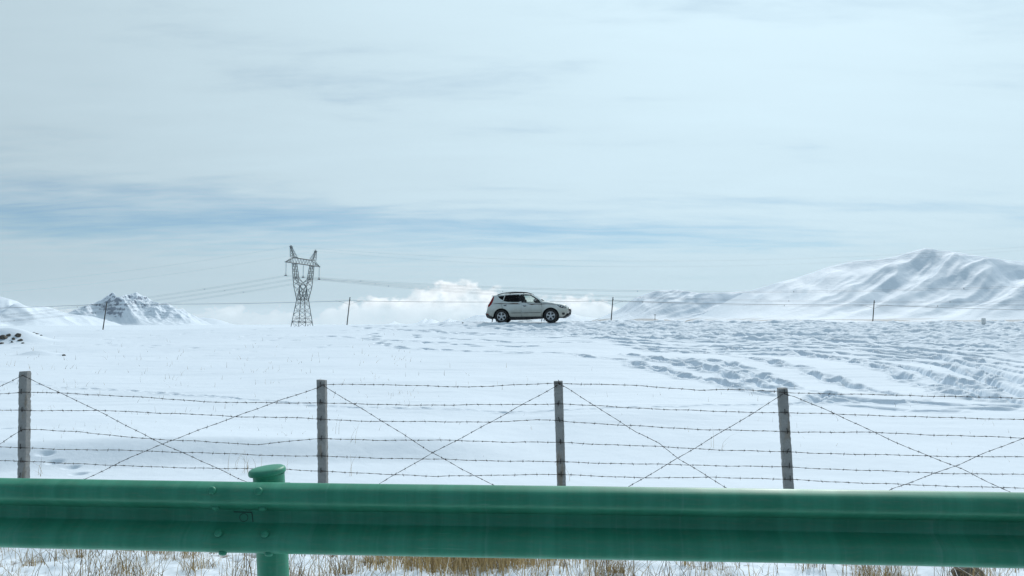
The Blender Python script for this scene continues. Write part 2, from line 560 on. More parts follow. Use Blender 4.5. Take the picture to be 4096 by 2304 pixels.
msnow, nt, b = mat('snow', (.745, .82, .895), .8, 0, .1)
geo = nt.n.new('ShaderNodeNewGeometry')
pos = geo.outputs['Position']
at = nt.n.new('ShaderNodeAttribute')
at.attribute_name = 'bare'
soil = nt.mix(nt.noise(pos, 60, 4, .6), (.05, .035, .02), (.16, .115, .065))
white = nt.mix(nt.noise(pos, .7, 4, .6), (.725, .80, .88), (.77, .838, .905))
nt.l.new(nt.mix(at.outputs['Fac'], white, soil), b.inputs['Base Color'])
bn = nt.n.new('ShaderNodeBump')
bn.inputs['Strength'].default_value = .35
bn.inputs['Distance'].default_value = .02
hn = nt.m('ADD', nt.noise(pos, 9, 5, .6), nt.m('MULTIPLY', nt.noise(pos, 45, 4, .6), .35))
nt.l.new(hn, bn.inputs['Height'])
nt.l.new(bn.outputs[0], b.inputs['Normal'])
Vg = np.stack([Xg, Yg, Zg + EYE], 2).reshape(-1, 3)
me = grid_mesh('snow_field', Vg, NYT, NXT, msnow)
a_ = me.attributes.new('bare', 'FLOAT', 'POINT')
a_.data.foreach_set('value', bare.astype(np.float32).ravel())
snow_field = tag(link('snow_field', me), 'smooth snow field rising from the guardrail to the car', kind='structure')

# the wide plain all around, and the road under the camera
mplain, nt, b = mat('plain_snow', (.745, .82, .895), .6, 0, .2)
geo = nt.n.new('ShaderNodeNewGeometry')
pos = geo.outputs['Position']
st = nt.noise(nt.vm('MULTIPLY', pos, (.004, .012, 0)), 1.0, 6, .65, .4)
nt.l.new(nt.mix(nt.ss(st, .62, .72), (.745, .82, .895), (.33, .30, .25)), b.inputs['Base Color'])
ang = np.linspace(0, 2 * math.pi, 181)
rad = np.concatenate([[0.5], np.geomspace(8, 26000, 90)])
A, Rr = np.meshgrid(ang, rad)
Xp, Yp = Rr * np.sin(A), Rr * np.cos(A)
Zp = -np.interp(Rr, [0, 55, 75, 150, 400, 1000, 3000, 26000], [2.6, 3.2, 4.2, 4.6, 5.4, 9.5, 27, 225])
Zp += np.interp(Rr, [100, 300, 1500, 4000], [0, .4, 1.2, 3]) * fbm(Xp / 300, Yp / 300, 4, 120)
Zp = np.where(Yp < 4, np.minimum(Zp, -1.75 - 0.0 * Zp), Zp)
me = grid_mesh('snow_plain', np.stack([Xp, Yp, Zp + EYE], 2).reshape(-1, 3), len(rad), len(ang), mplain, flip=True)
tag(link('snow_plain', me), 'flat snow covered plain reaching to the mountains', kind='structure')

masph = vary('asphalt', (.045, .046, .05), (.075, .075, .078), 3.0, .85, bump=.4, bscale=300)
PSI = R(-3.85)
m_ = MB()
for x0 in range(-60, 60, 4):
    m_.add([(x0, -7.0, 0), (x0 + 4, -7.0, 0), (x0 + 4, -.85, 0.0), (x0, -.85, 0.0), (x0, -.83, -.35), (x0 + 4, -.83, -.35)], [(0, 1, 2, 3), (3, 2, 5, 4)])
road = m_.build('road', masph)
road.location = (0, 3.36, 0.02)
road.rotation_euler = (0, 0, PSI)
tag(road, 'dark asphalt road in front of the green guardrail', kind='structure')


# ------------------------------------------------------------------ hills and mountains
def mountain(name, label, sil, Yc, Yf, material, pad=(0.0, 0.0), nx=300, ny=150, spur=0.25, wl=260.0, shear=0.7, rug=0.0, rwl=120.0, prof=1.35, seed=0, foot=1290.0, cliff=0.0):
    sil = sorted(sil)
    sx = np.array([p[0] for p in sil]); sy = np.array([p[1] for p in sil])
    x0, x1 = (sx[0] - CX) / F * Yc - pad[0], (sx[-1] - CX) / F * Yc + pad[1]
    xs = np.linspace(x0, x1, nx)
    ts = np.concatenate([np.linspace(-.12, 1.0, int(ny * .8)), np.linspace(1.0, 1.6, ny - int(ny * .8) + 1)[1:]])
    T, X = np.meshgrid(ts, xs, indexing='ij')
    Y = Yf + (Yc - Yf) * T
    base = -(foot - HY) / F * Y
    crest_wob = fbm(X / wl, X * 0 + seed, 3, 200 + seed) * .10
    Tw = T + crest_wob * sstep(T, 0, .7)
    u = X - shear * (Y - Yc)
    pxc = CX + F * X / Yc
    C = (HY - np.interp(pxc, sx, sy)) / F * Yc
    Cb = C - (-(foot - HY) / F * Yc)
    fr = np.clip(Tw, 0, 1)
    back = np.clip(Tw - 1, 0, 2)
    p = fr ** prof * (1 - .15 * back) - back ** 1.0 * .7
    Zr = base + Cb * p
    warp = 0.35 * fbm(X / wl / 1.7, Y / wl / 1.7, 3, 205 + seed)
    rid = fbm(u / wl + warp, Y / (wl * 7.0) + warp, 4, 210 + seed, .40, True)
    Zr += spur * Cb * (rid - .25) * sstep(T, .02, .45) * (1 - sstep(T, .80, 1.02) * .85)
    Zr += .045 * Cb * fbm(X / wl * 2.4, Y / wl * 1.6, 3, 215 + seed) * sstep(T, .0, .3)
    if rug:
        rg = fbm((X + .35 * Y) / rwl, (Y - .2 * X) / rwl, 6, 220 + seed, .55, True)
        Zr += rug * Cb * (rg - .15) * sstep(T, .15, .7) * (1 - .5 * sstep(T, .92, 1.05))
        if cliff:
            stp = Cb * cliff
            q = Zr / np.maximum(stp, 1)
            Zr = np.where(T > .4, Zr + stp * .35 * np.sin(2 * np.pi * q) / 6.28, Zr)
    # crest line as seen: nothing on the near side stands above it
    lim = (HY - np.interp(CX + F * X / Y, sx, sy)) / F * Y
    wd = np.maximum(.012 * Cb, .5)
    Zr = np.where(Zr > base, lim - wd * np.logaddexp(0, (lim - Zr) / wd), Zr)
    V = np.stack([X, Y, Zr + EYE], 2).reshape(-1, 3)
    me = grid_mesh(name, V, len(ts), nx, material)
    return tag(link(name, me), label, kind='structure')


def snow_rock(name, rock, lo, hi, nscale, namp, brown=False, streak=None):
    m, nt, b = mat(name, (.745, .82, .895), .7, 0, .15)
    geo = nt.n.new('ShaderNodeNewGeometry')
    nz = nt.sep(geo.outputs['Normal'])[2]
    P_ = geo.outputs['Position']
    n1 = nt.m('SUBTRACT', nt.noise(P_, nscale, 6, .7), .5)
    f = nt.ss(nt.m('ADD', nz, nt.m('MULTIPLY', n1, namp)), lo, hi, 1.0, 0.0)
    rk = nt.mix(nt.noise(P_, nscale * 2.5, 4, .6), tuple(c * .6 for c in rock), tuple(c * 1.5 for c in rock))
    base = nt.mix(f, (.745, .82, .895), rk)
    if brown:
        z = nt.sep(P_)[2]
        low = nt.ss(z, brown[0], brown[1], 1.0, 0.0)
        s = nt.noise(nt.vm('MULTIPLY', P_, (.0035, .018, .02)), 1.0, 6, .65, .5)
        base = nt.mix(nt.m('MULTIPLY', nt.ss(s, .47, .56), low), base, (.20, .16, .115))
    nt.l.new(base, b.inputs['Base Color'])
    bn = nt.n.new('ShaderNodeBump')
    bn.inputs['Strength'].default_value = .6
    bn.inputs['Distance'].default_value = 3.0
    nt.l.new(nt.noise(P_, nscale, 6, .6), bn.inputs['Height'])
    nt.l.new(bn.outputs[0], b.inputs['Normal'])
    return m


mhill = snow_rock('hill_snow', (.13, .14, .16), .26, .38, .09, .50, brown=(-12, 4))
mleft = snow_rock('left_hill_snow', (.15, .16, .18), .50, .66, .03, .45)
mrock = snow_rock('mountain_rock', (.15, .195, .26), .43, .62, .022, .85)  # grey rock, with the blue of distant haze put into its colour
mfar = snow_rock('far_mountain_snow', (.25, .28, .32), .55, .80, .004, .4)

mountain('hill', 'broad snow covered hill with a rounded peak at the right',
         S([(1700, 812), (1760, 795), (1820, 762), (1880, 733), (1950, 712), (2000, 700), (2080, 672), (2150, 655), (2200, 650), (2260, 641), (2330, 623), (2380, 628), (2440, 640), (2500, 648), (2576, 658), (2700, 668), (2850, 700), (3050, 770), (3200, 808)]),
         2600, 1900, mhill, spur=.22, wl=310, shear=1.1, seed=3, foot=1287, nx=480, ny=240, prof=1.45)
mountain('hill', 'small snow covered hill left of the big rounded hill',
         S([(1440, 812), (1490, 806), (1520, 795), (1560, 776), (1600, 747), (1650, 731), (1700, 728), (1760, 737), (1830, 735), (1900, 730), (2000, 745), (2100, 790)]),
         3000, 2550, mhill, spur=.45, wl=200, shear=1.0, seed=7, foot=1287, nx=300, ny=160)
CR = lambda L: [(x / 2.43, 1100 + y / 2.43) for x, y in L]
mountain('hill', 'pale snowy hill at the far left edge with soft gullies',
         CR([(-600, 150), (-300, 130), (-100, 180), (0, 210), (100, 235), (170, 258), (240, 300), (330, 312), (440, 300), (520, 330), (560, 345), (640, 370), (760, 388), (900, 402), (1000, 430), (1130, 466), (1250, 512), (1400, 535)]),
         1900, 1350, mleft, spur=.5, wl=150, shear=-.8, seed=13, foot=1312, nx=320, ny=160)
mountain('mountain', 'jagged rocky snow mountain left of the lattice tower',
         CR([(300, 480), (560, 400), (690, 356), (780, 315), (880, 280), (920, 268), (990, 240), (1050, 192), (1090, 168), (1115, 180), (1130, 212), (1170, 212), (1210, 195), (1260, 186), (1330, 168), (1360, 190), (1400, 202), (1420, 196), (1440, 226), (1500, 260), (1560, 275), (1620, 272), (1650, 285), (1690, 312), (1730, 338), (1780, 328), (1820, 365), (1900, 402), (2000, 452), (2080, 495), (2200, 520)]),
         4600, 4150, mrock, spur=.34, wl=330, shear=-.9, rug=.34, rwl=260, seed=21, foot=1312, nx=420, ny=240, cliff=.12)
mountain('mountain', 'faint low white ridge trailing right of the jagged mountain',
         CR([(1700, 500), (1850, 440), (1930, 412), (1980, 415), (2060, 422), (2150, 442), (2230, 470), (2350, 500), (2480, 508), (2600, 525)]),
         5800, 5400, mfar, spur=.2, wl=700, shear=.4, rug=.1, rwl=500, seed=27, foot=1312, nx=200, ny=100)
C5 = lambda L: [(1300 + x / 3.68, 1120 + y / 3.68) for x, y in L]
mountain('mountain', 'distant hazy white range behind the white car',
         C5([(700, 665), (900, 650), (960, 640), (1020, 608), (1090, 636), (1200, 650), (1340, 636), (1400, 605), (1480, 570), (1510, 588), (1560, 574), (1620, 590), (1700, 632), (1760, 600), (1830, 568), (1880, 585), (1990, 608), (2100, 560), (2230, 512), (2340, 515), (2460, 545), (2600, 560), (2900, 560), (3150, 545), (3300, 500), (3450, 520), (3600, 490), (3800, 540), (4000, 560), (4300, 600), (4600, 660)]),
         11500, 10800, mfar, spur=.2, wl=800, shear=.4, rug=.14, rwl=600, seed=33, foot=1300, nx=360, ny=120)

# ------------------------------------------------------------------ air
mh = bpy.data.materials.new('air')
mh.use_nodes = True
hn = NT(mh.node_tree)
hn.n.remove(hn.n['Principled BSDF'])
pvn = hn.n.new('ShaderNodeVolumePrincipled')
pvn.inputs['Color'].default_value = (.93, .97, 1.0, 1)
pvn.inputs['Density'].default_value = 0.5 / 26000
pvn.inputs['Anisotropy'].default_value = 0.2
hn.l.new(pvn.outputs[0], hn.n['Material Output'].inputs['Volume'])
HAZE = MB().box((0, 0, 10), (60000, 60000, 560)).build('haze', mh)
tag(HAZE, 'thin cold haze over the plain', kind='stuff')

# ------------------------------------------------------------------ guardrail
mgreen, nt, b = mat('green_paint', (.03, .24, .155), .36, 0, .4)
tc_ = nt.n.new('ShaderNodeTexCoord')
ob = tc_.outputs['Object']
stx = nt.noise(nt.vm('MULTIPLY', ob, (10, 0, .5)), 1.0, 5, .65)
blot = nt.noise(ob, 4.0, 5, .65)
dirt = nt.noise(nt.vm('MULTIPLY', ob, (1, 1, 6)), 14.0, 5, .7)
c1 = nt.mix(nt.ss(stx, .35, .70), (.027, .245, .145), (.046, .315, .195))
c2 = nt.mix(nt.m('MULTIPLY', nt.ss(blot, .50, .75), .4), c1, (.075, .33, .24))
c3 = nt.mix(nt.m('MULTIPLY', nt.ss(dirt, .45, .75), .32), c2, (.15, .25, .17))
pale_streak = nt.ss(nt.noise(nt.vm('MULTIPLY', ob, (26, 0, 1.4)), 1.0, 4, .6), .56, .74)  # paler vertical streaks across the green
c3 = nt.mix(nt.m('MULTIPLY', pale_streak, .34), c3, (.13, .36, .27))
scr = nt.ss(nt.noise(nt.vm('MULTIPLY', ob, (1.6, 1, 75)), 1.0, 4, .6, .6), .70, .74)
c3 = nt.mix(nt.m('MULTIPLY', scr, .55), c3, (.22, .45, .35))
chip = nt.ss(nt.noise(ob, 38.0, 3, .7), .74, .77)
c3 = nt.mix(nt.m('MULTIPLY', chip, .7), c3, (.05, .06, .05))
oz = nt.sep(ob)[2]
ridge_line = nt.m('MULTIPLY', nt.gauss(oz, .586 + .074, .006), nt.ss(nt.noise(nt.vm('MULTIPLY', ob, (3, 1, 40)), 2.0, 5, .7), .30, .65, .15, .75))  # broken paler line along the upper ridge of the beam
c3 = nt.mix(ridge_line, c3, (.10, .40, .24))
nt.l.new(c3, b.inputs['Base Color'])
nt.l.new(nt.m('ADD', .38, nt.m('MULTIPLY', blot, .22)), b.inputs['Roughness'])
bn = nt.n.new('ShaderNodeBump')
bn.inputs['Strength'].default_value = .08
bn.inputs['Distance'].default_value = .004
nt.l.new(nt.m('ADD', nt.noise(ob, 260, 3, .6), nt.m('MULTIPLY', nt.noise(nt.vm('MULTIPLY', ob, (2, 10, 18)), 1, 3, .5), 2.0)), bn.inputs['Height'])
nt.l.new(bn.outputs[0], b.inputs['Normal'])
mmark = vary('black_marker', (.010, .035, .030), (.02, .09, .07), 80, .7)
mcut, _, _ = mat('galvanised_edge', (.30, .34, .33), .5, .6)

Y0R = 3.44
cps, sps = math.cos(PSI), math.sin(PSI)


def plane_s(px, Y0):
    r = (px - CX) / F
    return r * Y0 / (cps - r * sps)


def plane_pt(px, py, Y0):
    """(s, z) on the upright plane through (0, Y0) that runs along the road"""
    s = plane_s(px, Y0)
    Y = Y0 + s * sps
    return s, EYE + (HY - py) / F * Y


guard = empty('guardrail', (0, Y0R, 0), (0, 0, PSI))
tag(guard, 'green steel W-beam guardrail crossing the foreground', 'guardrail')
ZCEN = 0.586
# W profile: (distance towards the road, height from the centre)
HALF = [(.020, .1500), (.022, .1545), (.029, .1555), (.040, .1525), (.057, .1455), (.071, .1385), (.0795, .1305), (.0832, .120), (.0848, .105), (.0835, .089), (.079, .0755), (.067, .0640), (.040, .0475), (.010, .0315), (.003, .0275), (.001, .022), (.001, 0)]
PROF = HALF + [(d, -h) for d, h in HALF[-2::-1]]


def prof_d(h):
    hs = [p[1] for p in PROF][2:-2]; ds = [p[0] for p in PROF][2:-2]
    return float(np.interp(-h, [-x for x in hs], ds))


def beam(xa, xb, off, name='rail_beam', skew_a=0.0, skew_b=0.0, label=None, seg=40):
    mb = MB()
    th = .0035
    n = len(PROF)
    # normals for thickness
    P2 = [Vector((d, h)) for d, h in PROF]
    nr = []
    for i in range(n):
        t_ = (P2[min(i + 1, n - 1)] - P2[max(i - 1, 0)]).normalized()
        nr.append(Vector((-t_.y, t_.x)))
    vs_, fs = [], []
    for k in range(seg + 1):
        f = k / seg
        for layer in (0, 1):
            for i in range(n):
                q = P2[i] + nr[i] * (-th * layer)
                h = q.y
                a = xa + skew_a * (.155 - h) if k == 0 else xa
                bb = xb + skew_b * (.155 - h) if k == seg else xb
                xx = (xa + skew_a * (.155 - h)) * (1 - f) + (xb + skew_b * (.155 - h)) * f
                dent = .0012 * math.sin(xx * 3.1 + h * 9) + .0008 * math.sin(xx * 11 + h * 30)
                vs_.append((xx, -(q.x + off) + dent, ZCEN + h + .002 * math.sin(xx * 1.3)))
    W2 = 2 * n
    for k in range(seg):
        for i in range(n - 1):
            a = k * W2 + i
            fs.append((a, a + 1, a + W2 + 1, a + W2))
            c = a + n
            fs.append((c, c + W2, c + W2 + 1, c + 1))
        for i in (0, n - 1):
            a = k * W2 + i
            fs.append((a, a + W2, a + W2 + n, a + n) if i == 0 else (a, a + n, a + W2 + n, a + W2))
    for k in (0, seg):
        for i in range(n - 1):
            a = k * W2 + i
            fs.append((a, a + n, a + n + 1, a + 1) if k == 0 else (a, a + 1, a + n + 1, a + n))
    mb.add(vs_, fs)
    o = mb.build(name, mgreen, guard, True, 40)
    if label: o['label'] = label
    return o


sp_s, _ = plane_pt(797, 1950, Y0R - .05)
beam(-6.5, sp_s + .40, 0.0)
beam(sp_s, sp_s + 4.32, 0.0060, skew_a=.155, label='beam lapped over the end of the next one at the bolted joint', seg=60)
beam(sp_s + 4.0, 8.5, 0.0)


def bolt_at(px, py, h, r=.0172):
    d = prof_d(h)
    s, z = plane_pt(px, py, Y0R - d)
    e = .003
    t_ = Vector((prof_d(h + e) - prof_d(h - e), 2 * e)).normalized()       # (towards road, up)
    nrm = Vector((0, -t_.y, -(-t_.x))).normalized()
    nrm = Vector((0, -t_.y, t_.x * -1)).normalized() if False else Vector((0, -t_.y, -t_.x)).normalized()
    mb = MB()
    mb.lathe([(r * 1.0, 0.0), (r * 1.02, .006), (r * .94, .0105), (r * .72, .0140), (r * .38, .0158), (0.0005, .0164)], 18)
    o = mb.build('bolt', mgreen, guard, True, 50)
    o.location = Vector((s, -(d + .0060) + .0005, ZCEN + h))
    o.rotation_euler = nrm.to_track_quat('Z', 'X').to_euler()
    return o


for (xa, xb, h) in ((856, 1042, .126), (868, 1056, .047), (881, 1067, -.064), (897, 1081, -.1445)):
    for px in (xa, xb):
        bolt_at(px, 1950, h)
# post bolt hidden behind, posts with lids
mpost = mgreen


def guard_post(s_top, lean, tilt=(R(7), 0, 0), cap_dx=-.008):
    h0, h1 = -.5, .754
    D_ = .085
    top = Vector((s_top, D_, h1))
    bot = Vector((s_top + lean * (h1 - h0), D_, h0))
    mb = MB()
    mb.tube([bot, bot.lerp(top, .5), top], .0695, 28, cap=False)
    mb.lathe([(.0695, 0), (.062, 0), (.062, -.05)], 28, c=top)
    p = mb.build('post', mpost, guard, True, 40)
    mb = MB()
    mb.lathe([(.074, -.014), (.080, -.015), (.0825, -.010), (.0825, .000), (.079, .008), (.070, .013), (.04, .016), (.0005, .017)], 30)
    c = mb.build('cap', mpost, p, True, 55)
    c.location = top + Vector((cap_dx, 0, .014))
    c.rotation_euler = tilt
    return p


s_p, z_p = plane_pt(1070, 1905, Y0R + .085)
guard_post(s_p, .046, (R(2), R(-6.5), 0))
guard_post(s_p - 4, .01, (0, 0, 0), 0)
guard_post(s_p + 4, -.01, (0, 0, 0), 0)
# a small steel spacer between the post and the beam
for ds in (0, -4, 4):
    mb = MB().box((s_p + ds + .012, .012, ZCEN), (.075, .02, .07))
    mb.build('bracket', mgreen, guard)

# hand drawn mark in the valley of the beam
mk = MB()


def stroke(pts, wd):
    W = []
    for x, y in pts:
        px, py = 800 + x / 3.122, 1840 + y / 3.122
        s, z = plane_pt(px, py, Y0R - .012)
        h = z - ZCEN
        W.append(Vector((s, -(prof_d(h) + .0060 + .0016), z)))
    for a, b in zip(W, W[1:]):
        d = (b - a).normalized()
        n_ = Vector((0, -1, 0)).cross(d).normalized() * wd / 2
        mk.add([a + n_, a - n_, b - n_, b + n_], [(0, 1, 2, 3)])


stroke([(418 + i * 22.7, 650 + i * .7) for i in range(11)], .0042)
stroke([(645, 657), (650, 690), (655, 730), (662, 775)], .0040)
stroke([(545 + 52 * math.cos(t * .3), 720 + 50 * math.sin(t * .3)) for t in range(22)], .0028)
stroke([(540, 612), (580, 620), (620, 626), (652, 622)], .0034)
stroke([(578, 600), (582, 636)], .0014)
mk.build('drawn_mark', mmark, guard)['label'] = 'dark hand drawn corner and circle on the beam'

# ------------------------------------------------------------------ fence of concrete posts and barbed wire
mconc, nt, b = mat('weathered_concrete', (.30, .30, .29), .9, 0, .2)
tc_ = nt.n.new('ShaderNodeTexCoord')
ob = tc_.outputs['Object']
g1 = nt.noise(ob, 9, 5, .65)
g2 = nt.noise(ob, 75, 4, .7)
cc = nt.mix(g1, (.19, .195, .195), (.36, .355, .34))
cc = nt.mix(nt.ss(g2, .58, .74), cc, (.13, .13, .125))
cc = nt.mix(nt.m('MULTIPLY', nt.ss(nt.noise(nt.vm('MULTIPLY', ob, (6, 6, 1.2)), 2.0, 4, .6), .55, .7), .7), cc, (.22, .175, .125))
nt.l.new(cc, b.inputs['Base Color'])
bn = nt.n.new('ShaderNodeBump')
bn.inputs['Strength'].default_value = .8
bn.inputs['Distance'].default_value = .006
nt.l.new(nt.m('ADD', nt.noise(ob, 60, 5, .7), nt.noise(ob, 220, 3, .6)), bn.inputs['Height'])
nt.l.new(bn.outputs[0], b.inputs['Normal'])
mwire = vary('rusty_wire', (.035, .030, .028), (.085, .06, .045), 30, .7, .4)
mstaple = vary('dark_iron', (.015, .014, .014), (.035, .028, .025), 40, .6, .5)

Y0F = 8.85
fence = empty('fence', (0, Y0F, 0), (0, 0, PSI))
tag(fence, 'barbed wire fence with rough square concrete posts behind the guardrail', 'fence')
PW = .097
posts = [((90, 1486), (84, 1915)), ((1283, 1521), (1288, 1925)), ((2234, 1525), (2247, 1935)), ((3135, 1554), (3160, 1945))]
stap_y = [(1569, 1641, 1720, 1789, 1844, 1904), (1541, 1611, 1678, 1756, 1825, 1885), (1533, 1616, 1682, 1770, 1848, 1900), (1570, 1651, 1727, 1808, 1865, 1917)]
stap_tilt = [(.12, .05, -.06, .06, .1, .2), (.12, .2, .2, .24, 0, 0), (-.35, .3, -.42, -.12, 0, 0), (-.08, -.12, -.14, .5, 0, 0)]
axis = []


def make_post(top, bot, cracked, seed):
    t_, zt = top
    b_, zb = bot
    zend = 1.46 - 1.99 - .35
    k = (zend - zt) / (zb - zt)
    sb = t_ + (b_ - t_) * k
    rr = random.Random(seed)
    nlev = 64
    vs_, fs = [], []
    hw = PW / 2
    for i in range(nlev + 1):
        f = i / nlev
        z = zt + (zend - zt) * f
        cx = t_ + (sb - t_) * f
        for (sx, sy) in ((-1, -1), (1, -1), (1, 1), (-1, 1)):
            ch = .008 + max(0, rr.gauss(0, .0035)) + (.010 if rr.random() < .07 else 0)
            wv = rr.gauss(0, .0012)
            a = (cx + sx * (hw + wv), sy * (hw - ch))
            c = (cx + sx * (hw - ch), sy * (hw + wv))
            pr = [a, c] if (sx * sy) < 0 else [c, a]
            if (sx, sy) == (-1, -1): pr = [a, c]
            if (sx, sy) == (1, -1): pr = [c, a]
            if (sx, sy) == (1, 1): pr = [a, c]
            if (sx, sy) == (-1, 1): pr = [c, a]
            zz = z
            if i == 0: zz = z + rr.gauss(0, .004)
            for q in pr: vs_.append((q[0], q[1], zz))
    for i in range(nlev):
        for j in range(8):
            j2 = (j + 1) % 8
            fs.append((i * 8 + j, (i + 1) * 8 + j, (i + 1) * 8 + j2, i * 8 + j2))
    fs.append(tuple(range(0, 8)))
    mb = MB().add(vs_, fs)
    return mb.build('concrete_post', mconc, fence)


front = -PW / 2
for i, (tp, bt) in enumerate(posts):
    T_ = plane_pt(*tp, Y0F - .05)
    B_ = plane_pt(*bt, Y0F - .05)
    axis.append((T_, B_))
    p = make_post(T_, B_, i, 40 + i)
    for ys, tl in zip(stap_y[i], stap_tilt[i]):
        s_, z_ = plane_pt(tp[0], ys, Y0F - .05)
        f = (z_ - T_[1]) / (B_[1] - T_[1])
        s_ = T_[0] + (B_[0] - T_[0]) * f + random.uniform(-.006, .012)
        ln = .026
        mb = MB()
        mb.tube([(math.sin(tl) * ln, -.003, math.cos(tl) * ln + .012), (math.sin(tl) * ln * .6, -.009, math.cos(tl) * ln * .8 + .012), (-math.sin(tl) * ln * .3, -.009, -math.cos(tl) * ln * .3), (-math.sin(tl) * ln * .5, -.002, -math.cos(tl) * ln * .7)], .0038, 5)
        st_ = mb.build('staple', mstaple, p)
        st_.location = (s_, front - .002, z_)
# one more post on each side, outside the picture
gap_ = 2.7
for sgn, ref in ((-1, 0), (1, 3)):
    T_, B_ = axis[ref]
    make_post((T_[0] + sgn * 3.0, T_[1] - .02), (B_[0] + sgn * 3.0, B_[1] - .02), 9, 60 + sgn)


def wire(pts, nm='barbed_wire', sag_noise=.004, seed=0):
    """pts in the fence plane (s, z); a two-strand wire with barbs"""
    rr = random.Random(seed)
    W = []
    for (a, za), (c, zc) in zip(pts, pts[1:]):
        L = math.hypot(c - a, zc - za)
        n = max(2, int(L / .04))
        for i in range(n):
            f = i / n
            W.append([a + (c - a) * f, za + (zc - za) * f])
    W.append(list(pts[-1]))
    ph = rr.uniform(0, 6)
    P3 = []
    for i, (s, z) in enumerate(W):
        k = sag_noise * (math.sin(s * 5.1 + ph) * .7 + math.sin(s * 13.3 + ph * 2) * .45 + rr.gauss(0, .12))
        P3.append(Vector((s, front - .0065, z + k)))
    m1 = MB()
    for q in (0, math.pi):
        T = []
        for i, p in enumerate(P3):
            t_ = i * 1.25 + q
            T.append(p + Vector((0, math.sin(t_) * .0019, math.cos(t_) * .0019)))
        m1.tube(T, .0019, 4)
    o = m1.build(nm, mwire, fence, True)
    m2 = MB()
    dist, nxt = 0.0, rr.uniform(.03, .12)
    for a, c in zip(P3, P3[1:]):
        l = (c - a).length
        while dist + l > nxt:
            p = a.lerp(c, (nxt - dist) / l)
            d = (c - a).normalized()
            m2.tube([p - d * .008, p + d * .008], .0052, 5)
            for q in range(2):
                th = rr.uniform(0, math.pi)
                v = Vector((0, math.cos(th), math.sin(th))) + d * rr.uniform(-.7, .7)
                v.normalize()
                v *= rr.uniform(.016, .024)
                m2.tube([p - v, p + v], .0012, 3, r2=.0010)
            nxt += rr.uniform(.10, .145)
        dist += l
    b_ = m2.build('barbs', mwire, o)
    b_['kind'] = 'stuff'
    return o


def FP(px, py): return plane_pt(px, py, Y0F - .055)
def F2(x, y): return FP(x * 1.59006, y * 1.59006)


Wd = 1.0
rows = [
    [(809, 969), (830, 967), (900, 966), (1060, 971), (1180, 973), (1290, 969), (1405, 964), (1560, 968), (1700, 977), (1760, 981), (1800, 980), (1880, 981), (1970, 987), (2100, 991), (2300, 995), (2576, 1002), (2800, 1008), (3050, 1006)],
    [(-400, 990), (0, 990), (60, 987), (120, 988), (200, 991), (320, 997), (450, 1006), (560, 1012), (700, 1014), (809, 1013), (950, 1018), (1150, 1019), (1405, 1016), (1520, 1022), (1680, 1030), (1830, 1036), (1970, 1038), (2150, 1043), (2350, 1050), (2576, 1055), (3050, 1060)],
    [(-400, 1036), (0, 1032), (60, 1032), (200, 1033), (300, 1034), (450, 1041), (600, 1048), (720, 1050), (809, 1055), (950, 1060), (1100, 1061), (1280, 1061), (1350, 1056), (1405, 1058), (1550, 1069), (1760, 1080), (1970, 1086), (2200, 1088), (2380, 1095), (2576, 1102), (3050, 1110)],
    [(60, 1081), (110, 1081), (200, 1086), (300, 1098), (400, 1105), (500, 1110), (600, 1117), (650, 1118), (740, 1108), (809, 1104), (950, 1107), (1150, 1108), (1280, 1112), (1405, 1113), (1600, 1121), (1800, 1131), (1970, 1137), (2200, 1144), (2400, 1148), (2576, 1150), (3050, 1160)],
    [(-400, 1126), (0, 1125), (60, 1127), (200, 1131), (350, 1134), (500, 1139), (700, 1146), (809, 1148), (950, 1152), (1200, 1158), (1405, 1162), (1600, 1167), (1800, 1171), (1970, 1175), (2150, 1182), (2350, 1190), (2576, 1194), (3050, 1206)],
    [(-400, 1160), (0, 1159), (60, 1161), (200, 1166), (300, 1172), (420, 1175), (560, 1179), (720, 1180), (809, 1186), (900, 1190), (990, 1193), (1100, 1199), (1200, 1196), (1300, 1194), (1405, 1194), (1520, 1198), (1660, 1203), (1800, 1200), (1970, 1206), (2150, 1214), (2350, 1222), (2520, 1226), (2700, 1236), (3050, 1240)],
]
for i, rw in enumerate(rows):
    wire([F2(*q) for q in rw], seed=100 + i)
diags = [
    [(-430, 1200), (-200, 1085), (0, 973), (60, 944)], [(-420, 960), (-420, 961)],
    [(-200, 1242), (0, 1117), (30, 1098), (60, 1080)],
    [(60, 946), (110, 968), (200, 1011), (300, 1061), (420, 1121), (520, 1166), (600, 1203), (700, 1240), (809, 1262)],
    [(60, 1290), (215, 1206), (330, 1149), (430, 1110), (560, 1059), (680, 1017), (809, 972)],
    [(815, 970), (840, 985), (960, 1059), (1080, 1133), (1160, 1178), (1230, 1216), (1405, 1290)],
    [(809, 1300), (960, 1213), (1090, 1140), (1250, 1053), (1340, 1005), (1405, 969)],
    [(1405, 964), (1430, 978), (1530, 1043), (1600, 1085), (1660, 1115), (1710, 1155), (1790, 1205), (1825, 1226), (1970, 1300)],
    [(1405, 1330), (1590, 1221), (1700, 1155), (1820, 1085), (1900, 1038), (1970, 990)],
    [(1975, 992), (2000, 998), (2150, 1063), (2300, 1133), (2420, 1180), (2530, 1232), (2700, 1310), (2900, 1390)],
    [(1970, 1390), (2245, 1229), (2420, 1167), (2500, 1130), (2576, 1102), (2850, 990)],
]
for i, dg in enumerate(diags):
    if len(dg) < 3: continue
    wire([F2(*q) for q in dg], seed=200 + i, sag_noise=.006)

